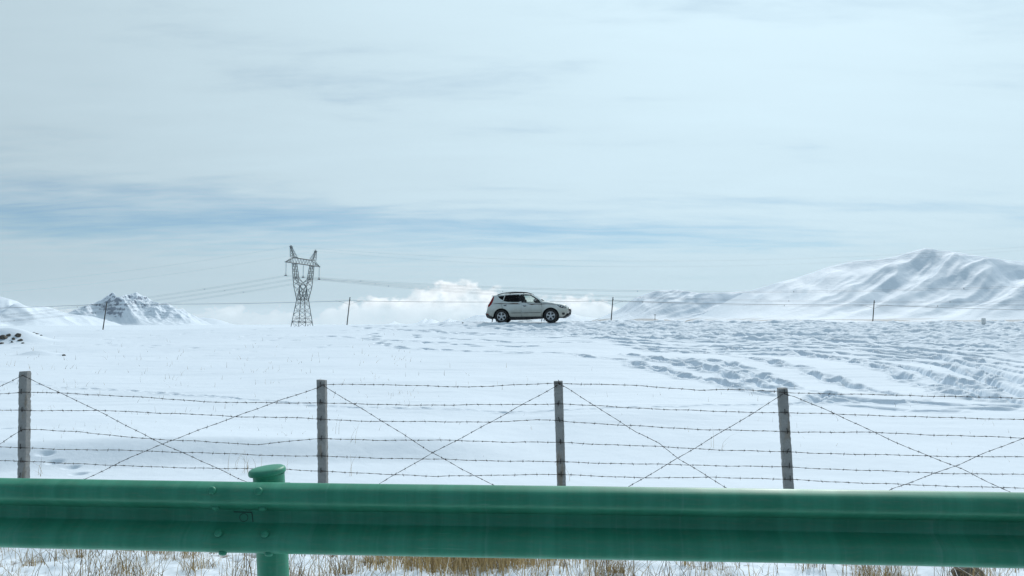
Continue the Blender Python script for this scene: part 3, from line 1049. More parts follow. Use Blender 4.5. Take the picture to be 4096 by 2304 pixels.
# ------------------------------------------------------------------ grass
mgrass, nt, b = mat('dry_grass', (.3, .22, .1), .75, 0, .2)
at = nt.n.new('ShaderNodeAttribute')
at.attribute_name = 'tint'
cr = nt.n.new('ShaderNodeValToRGB')
for p_, c_ in ((0.0, (.045, .032, .02)), (.35, (.12, .075, .035)), (.7, (.30, .20, .085)), (1.0, (.48, .36, .18))):
    e = cr.color_ramp.elements.new(p_) if p_ not in (0.0, 1.0) else cr.color_ramp.elements[0 if p_ == 0.0 else 1]
    e.position = p_; e.color = (*c_, 1)
nt.l.new(at.outputs['Fac'], cr.inputs[0])
nt.l.new(cr.outputs[0], b.inputs['Base Color'])
tl = nt.n.new('ShaderNodeBsdfTranslucent')
nt.l.new(cr.outputs[0], tl.inputs[0])
mxg = nt.n.new('ShaderNodeMixShader')
mxg.inputs[0].default_value = .42
nt.l.new(b.outputs[0], mxg.inputs[1]); nt.l.new(tl.outputs[0], mxg.inputs[2])
nt.l.new(mxg.outputs[0], nt.n['Material Output'].inputs['Surface'])


def blades(name, label, X, Y, H, Wd_, lean, tint, curl=.6):
    n = len(X)
    Z = np.array([surf(x, y) for x, y in zip(X, Y)]) - .01
    th = rng.uniform(0, 2 * np.pi, n)
    ld = np.stack([np.cos(th), np.sin(th)], 1) * (np.abs(rng.normal(0, 1, n)) * lean)[:, None]
    face = rng.uniform(-.6, .6, n)
    wx, wy = np.cos(face), np.sin(face)
    lv = np.array([0, .35, .7, 1.0])
    V = np.zeros((n, 8, 3))
    for k, t in enumerate(lv):
        cxx = X + ld[:, 0] * H * (t ** (1 + curl)); cy = Y + ld[:, 1] * H * (t ** (1 + curl))
        cz = Z + H * (t - .25 * curl * t * t * np.minimum(np.hypot(ld[:, 0], ld[:, 1]), 1.2))
        hw = Wd_ * .5 * (1 - .75 * t)
        V[:, 2 * k, 0] = cxx - wx * hw; V[:, 2 * k, 1] = cy - wy * hw; V[:, 2 * k, 2] = cz
        V[:, 2 * k + 1, 0] = cxx + wx * hw; V[:, 2 * k + 1, 1] = cy + wy * hw; V[:, 2 * k + 1, 2] = cz
    me = bpy.data.meshes.new(name)
    base = (np.arange(n) * 8)[:, None, None]
    q = np.array([[0, 1, 3, 2], [2, 3, 5, 4], [4, 5, 7, 6]])[None] + base
    q = q.reshape(-1, 4)
    me.vertices.add(n * 8); me.vertices.foreach_set('co', V.astype(np.float32).ravel())
    me.loops.add(len(q) * 4); me.loops.foreach_set('vertex_index', q.astype(np.int32).ravel())
    me.polygons.add(len(q)); me.polygons.foreach_set('loop_start', np.arange(len(q), dtype=np.int32) * 4)
    a = me.attributes.new('tint', 'FLOAT', 'POINT')
    a.data.foreach_set('value', np.repeat(np.clip(tint, 0, 1), 8).astype(np.float32))
    me.materials.append(mgrass)
    me.update(calc_edges=True)
    return tag(link(name, me), label, kind='stuff')


# verge stalks
n = 6500
X = rng.uniform(-5.6, 5.6, n); Y = rng.uniform(4.5, 6.9, n)
dn = fbm(X / .5, Y / .4, 3, 141) + .5 * fbm(X / 2.2, Y / 2, 2, 143)
gold = np.exp(-((X + .25) / .50) ** 2) * np.exp(-((Y - 5.75) / .5) ** 2)
sp_right = .55 * sstep(X, .6, 1.4)
keep = rng.uniform(0, 1, n) < np.clip(.28 + 1.3 * dn - .12 * sp_right, .07, 1)
X, Y = X[keep], Y[keep]
n = len(X)
H = rng.uniform(.07, .31, n) * (1 - .4 * sstep(X, .6, 1.4))
tint = np.clip(rng.beta(1.6, 2.4, n) + .25 * np.exp(-((X + .25) / .8) ** 2) - .12 * sstep(X, .6, 1.4), 0, 1)
blades('dry_grass', 'thin dry grass stalks standing in the snowy verge', X, Y, H, rng.uniform(.003, .0065, n), .75, tint, .9)
cx_ = rng.uniform(-5, 5, 230); cy_ = rng.uniform(4.6, 6.7, 230)
kk = rng.integers(12, 42, 230)
X = np.repeat(cx_, kk); Y = np.repeat(cy_, kk)
n = len(X)
X = X + rng.normal(0, .045, n); Y = Y + rng.normal(0, .03, n)
blades('dry_grass', 'matted brown clumps of bent dry grass in the snowy verge', X, Y, rng.uniform(.06, .26, n), rng.uniform(.002, .0048, n), .95, np.clip(np.repeat(rng.uniform(-.15, .35, 230), kk) + rng.beta(1.8, 2.2, n), 0, 1), 1.2)
# golden tuft in the middle
n = 1500
X = rng.normal(-.29, .34, n); Y = rng.normal(5.62, .22, n)
blades('dry_grass', 'dense golden tuft of dry grass below the rail', X, Y, rng.uniform(.12, .38, n), rng.uniform(.0025, .0055, n), .42, rng.beta(2.4, 1.0, n))
# short dark turf where the snow has gone
cand = rng.uniform(0, 1, bare.size) < bare.ravel() ** 2 * .06
idx = np.nonzero(cand & (Yg.ravel() < 8.0) & (Yg.ravel() > 4.3))[0]
if len(idx) > 9000: idx = rng.choice(idx, 9000, False)
X = Xg.ravel()[idx] + rng.normal(0, .01, len(idx)); Y = Yg.ravel()[idx] + rng.normal(0, .01, len(idx))
n = len(X)
blades('turf', 'short dark turf showing through melted snow', X, Y, rng.uniform(.025, .07, n), rng.uniform(.002, .004, n), .8, rng.beta(1.4, 3, n))
# sparse tips poking out of the snow field
pxs = np.concatenate([rng.uniform(-200, 1700, 1500), rng.uniform(1500, 4200, 500)])
pys = np.concatenate([rng.triangular(1320, 1450, 1880, 1500), rng.triangular(1380, 1560, 1900, 500)])
pts = np.array([hit(a, c) for a, c in zip(pxs, pys)])
cl_ = fbm(pts[:, 0] / 1.4, pts[:, 1] / 1.4, 2, 151)
pts = pts[rng.uniform(0, 1, len(pts)) < .12 + 1.7 * cl_]
n = len(pts)
blades('sparse_grass', 'tiny grass tips poking through the smooth snow', pts[:, 0], pts[:, 1], rng.uniform(.03, .11, n) * np.clip(pts[:, 1] / 14, .7, 1.7), rng.uniform(.003, .006, n) * np.clip(pts[:, 1] / 14, .7, 2.2), .5, rng.beta(1.5, 2.5, n))
# a few long bent blades at the fence
pts = np.array([hit(a, c) for a, c in ((905, 1890), (940, 1880), (965, 1895), (1000, 1880), (1025, 1885), (1400, 1905), (1150, 1895), (160, 1900), (150, 1908), (2270, 1925), (2850, 1790), (1420, 1810), (985, 1900), (1340, 1780), (2880, 1800))])
pts = np.repeat(pts, 2, 0) + rng.normal(0, .03, (len(pts) * 2, 2))
n = len(pts)
blades('long_grass', 'few long bent grass blades near the fence', pts[:, 0], pts[:, 1], rng.uniform(.15, .34, n), np.full(n, .004), .55, rng.beta(2, 2, n), 1.2)

# ------------------------------------------------------------------ stones
mstone = vary('dark_stone', (.055, .05, .045), (.13, .115, .09), 5, .9, bump=.8, bscale=20)


def hit2(px, py):
    r = (px - CX) / F
    Ys = np.linspace(9, 44, 1800)
    zs = np.array([surf(r * y, y) for y in Ys])
    los = EYE + (HY - py) / F * Ys
    k = int(np.argmax(los <= zs))
    return float(r * Ys[k]), float(Ys[k])


def stone(X, Y, sx, sy, sz, seed, label, group=None, sink=.35):
    import bmesh
    bm = bmesh.new()
    bmesh.ops.create_icosphere(bm, subdivisions=3, radius=1)
    rr = random.Random(seed)
    cuts = [(Vector((rr.gauss(0, 1), rr.gauss(0, 1), rr.gauss(.3, .8))).normalized(), rr.uniform(.55, .85)) for _ in range(9)]
    for v in bm.verts:
        for n_, d in cuts:
            k = v.co.dot(n_) - d
            if k > 0: v.co -= n_ * k * .9
        v.co *= 1 + .05 * math.sin(v.co.x * 9 + seed) * math.cos(v.co.y * 8)
        v.co = Vector((v.co.x * sx, v.co.y * sy, v.co.z * sz))
    me = bpy.data.meshes.new('rock')
    bm.to_mesh(me); bm.free()
    me.materials.append(mstone)
    o = link('rock', me)
    o.location = (X, Y, surf(X, Y) + sz * (1 - 2 * sink) * .5)
    o.rotation_euler = (0, 0, rr.uniform(0, 3))
    return tag(o, label, 'rock', group)


X_, Y_ = 3.05, 5.28
stone((3868 - CX) / F * Y_, Y_, .105, .10, .055, 3, 'brown stone in the grass below the right end of the guardrail', sink=.2)
for k, (px, py, sx, sz, lab) in enumerate((
        (16, 1352, .17, .14, 'dark stone half out of the frame at the left end of the snowy mound'),
        (34, 1343, .09, .08, 'small dark stone near the top of the snowy mound at the left edge'),
        (72, 1340, .15, .13, 'largest dark stone on the right shoulder of the snowy mound'),
        (54, 1357, .07, .07, 'small dark stone in the middle of the snowy mound'),
        (48, 1370, .07, .05, 'flat dark stone at the foot of the snowy mound, left one of two'),
        (80, 1363, .10, .08, 'dark stone just below the largest one on the snowy mound'),
        (8, 1374, .11, .06, 'low dark stone at the bottom left corner of the snowy mound'),
        (92, 1373, .06, .05, 'flat dark stone at the foot of the snowy mound, right one of two'),
        (148, 1336, .13, .05, 'long flat dark stone right of the snowy mound'),
        (166, 1342, .08, .04, 'small flat stone at the right tip of the row beside the snowy mound'),
        (136, 1330, .07, .04, 'small flat stone at the upper left of the row beside the snowy mound'))):
    X_, Y_ = hit2(px, py)
    stone(X_, Y_, sx * 1.15, sx * .9, sz * 1.05, 20 + k, lab, 'stones around the snowy mound', sink=.55)
X_, Y_ = hit(255, 1424)
stone(X_, Y_, .075, .06, .05, 50, 'lone small dark stone in smooth snow right of the stony mound')
X_, Y_ = hit(1851, 1300)
stone(X_, Y_, .05, .05, .04, 51, 'small dark lump on the crest behind the car')

# small marker stone on the crest at the right
mwhite = vary('white_marker', (.72, .73, .72), (.55, .55, .53), 12, .8)
Y_ = 43.5
X_ = (3934 - CX) / F * Y_
mb = MB()
mb.box((0, 0, .13), (.17, .12, .30)); mb.box((0, 0, .285), (.14, .10, .014))
o = mb.build('marker_stone', mwhite)
o.location = (X_, Y_, surf(X_, Y_) - .02)
tag(o, 'small whitish marker stone standing on the crest at the right', 'marker')

# ------------------------------------------------------------------ telephone poles and their line
mwood = vary('dark_wood', (.035, .032, .03), (.075, .065, .055), 3, .85, stretch=(8, 8, 1))
mcable, _, _ = mat('cable', (.06, .065, .07), .5, .3)
DP = 150.0
pole_spec = [((428, 1206), (412, 1316), 'thin leaning dark pole standing in front of the jagged mountain'),
             ((1400, 1188), (1388, 1298), 'thin leaning dark pole between the lattice tower and the car'),
             ((2452, 1188), (2444, 1288), 'thin dark pole just right of the white car'),
             ((3497, 1201), (3491, 1288), 'thin dark pole in front of the big hill at the right')]
for top, bot, lab in pole_spec:
    T_, B_ = N(*top, DP), N(*bot, DP)
    d = (B_ - T_)
    B_ = T_ + d * 1.55
    r_ = empty('utility_pole', B_)
    MB().tube([Vector(), (T_ - B_) * .5, T_ - B_], .115, 8, r2=.085).build('shaft', mwood, r_, True)
    q = (T_ - B_) * (1 - .07)
    mb = MB().tube([q + Vector((-.16, -.06, 0)), q + Vector((.16, -.06, 0))], .03, 6)
    mb.tube([q + Vector((.12, -.06, 0)), q + Vector((.12, -.06, .12))], .035, 6)
    mb.build('insulator', mwood, r_)
    tag(r_, lab, 'pole', 'poles of the telephone line')
D2 = 330.0
T_, B_ = N(2620, 1257, D2), N(2620, 1291, D2)
r_ = empty('utility_pole', B_)
MB().tube([(0, 0, 0), T_ - B_], .12, 8, r2=.10).build('shaft', mwood, r_, True)
MB().box((T_ - B_) - Vector((0, 0, .25)), (1.05, .14, .16)).build('crossbar', mwood, r_)
tag(r_, 'short distant pole with a crossbar between the two tall poles right of the car', 'pole')


def span(P, Q, sag, n=24):
    return [P.lerp(Q, i / n) - Vector((0, 0, sag * 4 * (i / n) * (1 - i / n))) for i in range(n + 1)]


mb = MB()
tel = [N(-900, 1250, DP), N(-480, 1240, DP), N(420, 1216, DP), N(1397, 1203, DP), N(2450, 1203, DP), N(3495, 1219, DP), N(4500, 1245, DP), N(5200, 1260, DP)]
for a, c in zip(tel, tel[1:]):
    mb.tube(span(a, c, .25), .028, 5)
for c in tel[2:6]:
    L = [c + Vector((-2.6 + .52 * i, -.05, -.02 - .75 * (1 - abs(i - 5) / 5) ** 1.6)) for i in range(11)]
    mb.tube(L, .018, 4)
tag(mb.build('telephone_wire', mcable, None, True), 'thin telephone wire strung along the row of dark poles', 'cable')

# ------------------------------------------------------------------ lattice tower
msteel = vary('galvanised_steel', (.055, .075, .085), (.09, .11, .12), 1.5, .6, .3)
mins, _, _ = mat('insulator_glass', (.05, .06, .06), .3)
DT = 300.0
TX = (1207.6 - CX) / F * DT
UX, UY = .22, .9755           # the crossarm runs away to the right
th_t = math.atan2(UY, UX)
PXM = F / DT * 3.62          # pixels per metre in the close-up of the tower


def th_(y): return (1194.6 - y) / PXM


tower = empty('lattice_tower', (TX, DT, EYE + th_(1320) - 2.5), (Matrix.Rotation(.022, 3, 'Y') @ Matrix.Rotation(th_t, 3, 'Z')).to_euler())
tag(tower, 'tall steel lattice transmission tower with two raised arms and a crossarm', 'transmission tower')
ZB0 = th_(1320) - 2.5        # foot of the tower relative to the eye


def zt(y): return th_(y) - ZB0


def strut(mb, a, c, r):
    mb.tube([a, c], r, 4, cap=False)


def frame_pts(cx, w, z, d=None):
    h = w / 2
    hy = (d if d else w) / 2
    return [Vector((cx - h, -hy, z)), Vector((cx + h, -hy, z)), Vector((cx + h, hy, z)), Vector((cx - h, hy, z))]


def lattice(mb, lo, hi, nb, rl, rb, sub=False):
    for k in range(4): strut(mb, lo[k], hi[k], rl)
    for k in range(4):
        k2 = (k + 1) % 4
        for i in range(nb):
            f0, f1 = i / nb, (i + 1) / nb
            a0, a1 = lo[k].lerp(hi[k], f0), lo[k].lerp(hi[k], f1)
            b0, b1 = lo[k2].lerp(hi[k2], f0), lo[k2].lerp(hi[k2], f1)
            strut(mb, a0, b1, rb); strut(mb, b0, a1, rb)
            if sub:
                c = (a0 + b1) / 2
                strut(mb, c, (a0 + a1) / 2, rb * .8); strut(mb, c, (b0 + b1) / 2, rb * .8)


RL, RB = .14, .062
# body
w_waist = 3.25
f0 = frame_pts(0, 6.5, 0.0)
f1 = frame_pts(0, 5.5, zt(1260))
f2 = frame_pts(0, w_waist, zt(940))
mb = MB()
lattice(mb, f0, f1, 1, RL, RB)
lattice(mb, f1, f2, 3, RL, RB, True)
for fr_ in (f1, f2):
    for k in range(4): strut(mb, fr_[k], fr_[(k + 1) % 4], .12)
mb.build('leg_frame', msteel, tower)
zk, zc0, zc1, zv = zt(630), zt(425), zt(348), zt(742)
for sg in (-1, 1):
    mb = MB()
    g0 = [Vector((sg * 0.15, -w_waist * .42, zv)), Vector((sg * w_waist * .52, -w_waist * .42, zv)), Vector((sg * w_waist * .52, w_waist * .42, zv)), Vector((sg * .15, w_waist * .42, zv))]
    ow = w_waist / 2 + (5.55 + .8 - w_waist / 2) * (zv - zt(940)) / (zk - zt(940))
    for i in (1, 2): g0[i].x = sg * ow
    g1 = [Vector((sg * (5.55 - 0.80), -0.80, zk)), Vector((sg * (5.55 + 0.80), -0.80, zk)), Vector((sg * (5.55 + 0.80), 0.80, zk)), Vector((sg * (5.55 - 0.80), 0.80, zk))]
    g2 = frame_pts(sg * 6.9, 1.30, zc0)
    if sg < 0: g2 = [g2[1], g2[0], g2[3], g2[2]]
    wl0 = [Vector((sg * .15, -w_waist / 2, zt(940))), Vector((sg * w_waist / 2, -w_waist / 2, zt(940))), Vector((sg * w_waist / 2, w_waist / 2, zt(940))), Vector((sg * .15, w_waist / 2, zt(940)))]
    lattice(mb, wl0, g0, 2, RB * 1.1, RB)
    for k in (1, 2): strut(mb, wl0[k], g0[k], RL)
    strut(mb, g0[0], Vector((-sg * w_waist / 2, -w_waist / 2, zt(940))), RL * .8)
    strut(mb, g0[3], Vector((-sg * w_waist / 2, w_waist / 2, zt(940))), RL * .8)
    lattice(mb, g0, g1, 2, RL * .85, RB * .9)
    lattice(mb, g1, g2, 3, RL * .85, RB * .9)
    for fr_ in (g1,):
        for k in range(4): strut(mb, fr_[k], fr_[(k + 1) % 4], .09)
    mb.build('arm', msteel, tower)
# crossarm
mb = MB()
CH = 6.9 + .9
for sy in (-.65, .65):
    strut(mb, Vector((-CH, sy, zc0)), Vector((CH, sy, zc0)), .13)
    strut(mb, Vector((-CH, sy, zc1)), Vector((CH, sy, zc1)), .13)
nb = 14
for i in range(nb):
    xa, xb = -CH + 2 * CH * i / nb, -CH + 2 * CH * (i + 1) / nb
    for sy in (-.65, .65):
        strut(mb, Vector((xa, sy, zc0 if i % 2 else zc1)), Vector((xb, sy, zc1 if i % 2 else zc0)), RB * .8)
    for z in (zc0, zc1):
        strut(mb, Vector((xa, -.65 if i % 2 else .65, z)), Vector((xb, .65 if i % 2 else -.65, z)), RB * .8)
for sg in (-1, 1):
    tip = Vector((sg * 13.8, 0, zc0 - .1))
    for sy in (-.65, .65):
        a0, a1 = Vector((sg * CH, sy, zc0)), Vector((sg * CH, sy, zc1))
        strut(mb, a0, tip, .12); strut(mb, a1, tip, .11)
        for i in range(1, 5):
            f, f2_ = i / 5, (i - .5) / 5
            strut(mb, a0.lerp(tip, f), a1.lerp(tip, f), RB * .8)
            strut(mb, a0.lerp(tip, f), a1.lerp(tip, f - .2), RB * .8)
    mb.tube([tip + Vector((-.25, 0, .05)), tip + Vector((.25, 0, .05))], .16, 5)
mb.build('crossarm', msteel, tower)
# earth wire peaks
ztop = zt(210)
tips = []
for sg in (-1, 1):
    mb = MB()
    lo_ = frame_pts(sg * 7.4, 2.5, zc1, 1.7)
    tipc = Vector((sg * 9.7, 0, ztop))
    hi_ = [tipc + Vector((a * .28, c * .28, 0)) for a, c in ((-1, -1), (1, -1), (1, 1), (-1, 1))]
    lattice(mb, lo_, hi_, 4, .10, RB * .85)
    mb.box(tipc + Vector((0, 0, .15)), (1.5, .8, .22)); mb.tube([tipc + Vector((-.4, 0, .3)), tipc + Vector((-.4, 0, .7)), tipc + Vector((.4, 0, .7)), tipc + Vector((.4, 0, .3))], .12, 5)
    mb.build('peak', msteel, tower)
    tips.append(tipc)
# insulator strings
hang = []
for x, ya in ((-13.1, 0), (0, 0), (13.1, 0)):
    zt0, zi = zc0 - .1, zc0 - 4.95
    mb = MB()
    mb.tube([(x, 0, zt0), (x, 0, zi)], .055, 5)
    for i in range(22):
        z = zt0 - .35 - i * .19
        mb.tube([(x, 0, z), (x, 0, z - .06)], .14, 6)
    mb.box((x, 0, zi + .5), (.7, .5, .12)); mb.box((x, 0, zi), (.5, .9, .3))
    mb.build('insulator_string', mins, tower)
    hang.append(Vector((x, 0, zi - .1)))
Mt = Matrix.Translation(tower.location) @ tower.rotation_euler.to_matrix().to_4x4()
VX, VY = UY, -UX                # along the line: to the right and nearer


def solve_s(P, px):
    r = (px - CX) / F
    return (r * P.y - P.x) / (VX - r * VY)


def cable(name, label, P, lt, rt, rad, twin, slen=(330, 300)):
    mb = MB()
    for targets, sg in ((lt, -1), (rt, 1)):
        (x1, y1), (x2, y2) = targets
        s1, s2 = solve_s(P, x1), solve_s(P, x2)
        z1 = EYE + (HY - y1) / F * (P.y + VY * s1) - P.z
        z2 = EYE + (HY - y2) / F * (P.y + VY * s2) - P.z
        bq = (z2 / s2 - z1 / s1) / (s2 - s1)
        aq = z1 / s1 - bq * s1
        L = slen[0] if sg < 0 else slen[1]
        pts = []
        for i in range(61):
            s = sg * L * i / 60
            pts.append(P + Vector((VX * s, VY * s, aq * s + bq * s * s)))
        for off in ((.2, -.2) if twin else (0,)):
            mb.tube([p + Vector((0, 0, off)) for p in pts], rad, 4)
        if twin:
            for i in range(6, 60, 10):
                p = pts[i]
                mb.box(p, (.12, .12, .46))
    return tag(mb.build(name, mcable, None, True), label, 'cable', 'cables of the lattice tower')


LT = [((600, 1189), (0, 1262)), ((620, 1202), (0, 1271)), ((701, 1209), (95, 1279))]
RT = [((1901, 1147), (3241, 1166)), ((1901, 1160), (3227, 1205)), ((1901, 1172), (3259, 1224))]
nm = ['highest of the three twin cables hung from the lattice tower', 'middle one of the three twin cables hung from the lattice tower', 'lowest of the three twin cables hung from the lattice tower']
for k, h in enumerate(hang):
    cable('power_cable', nm[k], Mt @ h, LT[k], RT[k], .022, True, (330, 290))
GL = [((600, 1072), (0, 1137)), ((600, 1108), (0, 1168))]
GR = [((1901, 1032), (3000, 1040)), ((1901, 1051), (3000, 1062))]
nm = ['fine earth wire from the left peak of the lattice tower', 'fine earth wire from the right peak of the lattice tower']
for k, t_ in enumerate(tips):
    cable('earth_wire', nm[k], Mt @ (t_ + Vector((0, 0, .3))), GL[k], GR[k], .013, False, (330, 290))

# ------------------------------------------------------------------ the car
mpaint, nt, b = mat('dirty_white_paint', (.58, .60, .57), .35, 0, .5)
tc_ = nt.n.new('ShaderNodeTexCoord')
ob = tc_.outputs['Object']
z_ = nt.sep(ob)[2]
dn_ = nt.noise(nt.vm('MULTIPLY', ob, (1, 1, 1)), 2.6, 6, .65)
low = nt.ss(nt.m('ADD', z_, nt.m('MULTIPLY', nt.m('SUBTRACT', dn_, .5), .9)), .35, 1.15, .95, 0.06)
nt.l.new(nt.mix(low, (.59, .63, .61), (.38, .37, .31)), b.inputs['Base Color'])
b.inputs['Coat Weight'].default_value = .3
b.inputs['Coat Roughness'].default_value = .12
mplas = vary('black_plastic', (.012, .013, .014), (.03, .03, .03), 6, .55)
mblack, _, _ = mat('glossy_black', (.012, .013, .014), .2)
mtyre = vary('tyre_rubber', (.012, .012, .012), (.035, .033, .03), 9, .85)
mrim, _, _ = mat('alloy', (.42, .43, .44), .35, .8)
mchrome, _, _ = mat('bright_metal', (.6, .62, .64), .2, 1.0)
mred, _, _ = mat('red_lens', (.22, .012, .012), .15)
mlamp, _, _ = mat('lamp_lens', (.55, .6, .62), .12, .3)
mstripe = vary('brown_stripe', (.045, .035, .03), (.16, .10, .07), 5, .5)
mseat, _, _ = mat('dark_cloth', (.015, .016, .018), .8)


def glass(name, tint, dens):
    m = bpy.data.materials.new(name)
    m.use_nodes = True
    g = NT(m.node_tree)
    g.n.remove(g.n['Principled BSDF'])
    tr = g.n.new('ShaderNodeBsdfTransparent'); tr.inputs[0].default_value = (*tint, 1)
    gl = g.n.new('ShaderNodeBsdfGlossy'); gl.inputs['Roughness'].default_value = .03
    gl.inputs[0].default_value = (1, 1, 1, 1)
    fr_ = g.n.new('ShaderNodeFresnel'); fr_.inputs[0].default_value = 1.45
    mx = g.n.new('ShaderNodeMixShader')
    g.l.new(g.m('MULTIPLY', fr_.outputs[0], dens), mx.inputs[0]); g.l.new(tr.outputs[0], mx.inputs[1]); g.l.new(gl.outputs[0], mx.inputs[2])
    g.l.new(mx.outputs[0], g.n['Material Output'].inputs['Surface'])
    return m


mclear = glass('clear_glass', (.86, .90, .89), .8)
mtint = glass('tinted_glass', (.10, .115, .12), .7)

CPX = 421.0


def cl_pt(x, y): return ((x - 712) / CPX, (968 - y) / CPX)


def hw(x, z):
    """half width of the body at (x, z)"""
    w_ = .885
    if z < .55: w_ -= .05 * ((.55 - z) / .3) ** 2
    w_ += .012 * math.exp(-((z - .93) / .10) ** 2)
    if z > 1.06:
        w_ -= .02 * min(1, (z - 1.06) / .06) + .43 * (z - 1.06)
    if x > 2.6: w_ -= .30 * ((x - 2.6) / .95) ** 2.4
    if x < -.25: w_ -= .17 * ((-.25 - x) / .62) ** 2.2
    # sculpted swage along the doors
    w_ -= .012 * math.exp(-((z - .68) / .09) ** 2) * (1 if .3 < x < 2.2 else .3)
    return w_


def panel(outline, holes=(), step=.09, off=0.0, thick=.02):
    """one body panel: polygon in (x, z), curved to the body; both sides are made by the caller"""
    def dens(P):
        out = []
        for a, c in zip(P, P[1:] + P[:1]):
            L = math.hypot(c[0] - a[0], c[1] - a[1])
            n_ = max(1, int(L / step))
            out += [(a[0] + (c[0] - a[0]) * i / n_, a[1] + (c[1] - a[1]) * i / n_) for i in range(n_)]
        return out
    loops = [dens(list(outline))] + [dens(list(h)) for h in holes]
    V, Fc = [], []
    for L in loops:
        k = len(V)
        V += [Vector(p) for p in L]
        Fc.append(list(range(k, len(V))))
    xs = [p[0] for p in outline]; zs = [p[1] for p in outline]

    def inside(p, L):
        c = False
        for (x1, z1), (x2, z2) in zip(L, L[1:] + L[:1]):
            if (z1 > p[1]) != (z2 > p[1]) and p[0] < (x2 - x1) * (p[1] - z1) / (z2 - z1) + x1: c = not c
        return c
    x = min(xs) + step / 2
    while x < max(xs):
        z = min(zs) + step / 2
        while z < max(zs):
            if inside((x, z), loops[0]) and not any(inside((x, z), h) for h in loops[1:]): V.append(Vector((x, z)))
            z += step
        x += step
    vo, eo, fo, *_ = delaunay_2d_cdt(V, [], Fc, 0, 1e-5)
    F_ = []
    for f in fo:
        c = sum((vo[i] for i in f), Vector((0, 0))) / len(f)
        if inside(c, loops[0]) and not any(inside(c, h) for h in loops[1:]): F_.append(list(f))
    n_ = len(vo)
    VV = [(p.x, -(hw(p.x, p.y) + off), p.y) for p in vo] + [(p.x, -(hw(p.x, p.y) + off - thick), p.y) for p in vo]
    ec = {}
    for f in F_:
        for a, c in zip(f, f[1:] + f[:1]):
            ec[(a, c)] = 1
    FF = []
    for f in F_:
        FF.append(tuple(f)); FF.append(tuple(i + n_ for i in reversed(f)))
    for (a, c) in ec:
        if (c, a) not in ec: FF.append((a, a + n_, c + n_, c))
    return VV, FF


car = empty('car')
tag(car, 'dusty white five-door SUV parked on the snowy crest facing right', 'car')


def both(name, material, outline, holes=(), off=0.0, thick=.02, step=.09, parent=None, far=True, smooth=True):
    V, Fc = panel(outline, holes, step, off, thick)
    o = MB().add(V, Fc).build(name, material, parent or car, smooth, 35)
    o2 = None
    if far:
        o2 = MB().add([(x, -y, z) for x, y, z in V], [tuple(reversed(f)) for f in Fc]).build(name, material, parent or car, smooth, 35)
    return o, o2


def arc(cx, cz, r, a0, a1, n_=14):
    return [(cx + r * math.cos(R(a0 + (a1 - a0) * i / n_)), cz + r * math.sin(R(a0 + (a1 - a0) * i / n_))) for i in range(n_ + 1)]


RW = .368
ARC = RW + .065
wz = RW - .01
FA, RA = 2.62, 0.0
rq_win = [cl_pt(*p) for p in ((628, 362), (690, 356), (778, 352), (745, 450), (690, 425), (655, 395))]
rd_win = [cl_pt(*p) for p in ((803, 350), (950, 342), (1100, 338), (1106, 490), (960, 488), (850, 485), (772, 464))]
fd_win = [cl_pt(*p) for p in ((1160, 338), (1290, 338), (1350, 352), (1430, 400), (1520, 462), (1592, 518), (1400, 512), (1180, 502))]
roof_edge = [(-.40, 1.475), (-.22, 1.500), (.05, 1.525), (.23, 1.535)]
rear_q = [(-.845, .53), (-.82, .62), (-.77, .78), (-.74, .95), (-.66, 1.07), (-.56, 1.26), (-.46, 1.44)] + roof_edge + [(.20, 1.44), (.12, 1.205), (-.015, 1.04), (.03, .87), (.07, .80)]
rear_q = rear_q + [p for p in arc(RA, wz, ARC, 80, 176) if True] + [(-.47, .33), (-.60, .40)]
rear_d = [(.245, 1.536), (.70, 1.553), (1.065, 1.555), (1.065, .335), (.50, .335)] + arc(RA, wz, ARC, 8, 76) + [(.045, .87), (0.0, 1.04), (.135, 1.205), (.21, 1.44)]
front_d = [(1.078, 1.555), (1.28, 1.548), (1.52, 1.515), (1.64, 1.47), (1.85, 1.345), (2.10, 1.18), (2.145, 1.12), (2.145, .60), (2.12, .335), (1.078, .335)]
fend = [(2.158, 1.13), (2.25, 1.115), (2.45, 1.085), (2.75, 1.032), (2.96, .985), (3.24, .945), (3.41, .88), (3.495, .76), (3.50, .60), (3.46, .48), (3.34, .34), (3.20, .285), (3.085, .30)] + arc(FA, wz, ARC + .01, -6, 190, 24) + [(2.15, .335), (2.158, .60)]
for o in both('quarter_panel', mpaint, rear_q, [rq_win]): pass
rdo = both('door', mpaint, rear_d, [rd_win])
fdo = both('door', mpaint, front_d, [fd_win])
both('fender', mpaint, fend)
both('window', mtint, rq_win, off=-.008, thick=.004)
for o, w_ in ((rdo, rd_win), (fdo, fd_win)):
    V, Fc = panel(w_, [], .09, -.008, .004)
    mm = mtint if w_ is rd_win else mclear
    MB().add(V, Fc).build('window', mm, o[0], True, 35)
    MB().add([(x, -y, z) for x, y, z in V], [tuple(reversed(f)) for f in Fc]).build('window', mm, o[1], True, 35)
both('window_frame', mblack, [cl_pt(*p) for p in ((1150, 330), (1290, 329), (1362, 341), (1450, 386), (1560, 468), (1610, 528), (1400, 522), (1172, 511))], [fd_win], off=.003, thick=.006)
both('window_frame', mblack, [cl_pt(*p) for p in ((796, 342), (950, 335), (1108, 330), (1114, 500), (960, 498), (850, 494), (758, 470))], [rd_win], off=.003, thick=.006)
# dark window surround: black pillars between the side windows
both('pillar', mblack, [cl_pt(*p) for p in ((1106, 345), (1152, 342), (1172, 496), (1112, 492))], off=.003, thick=.004)


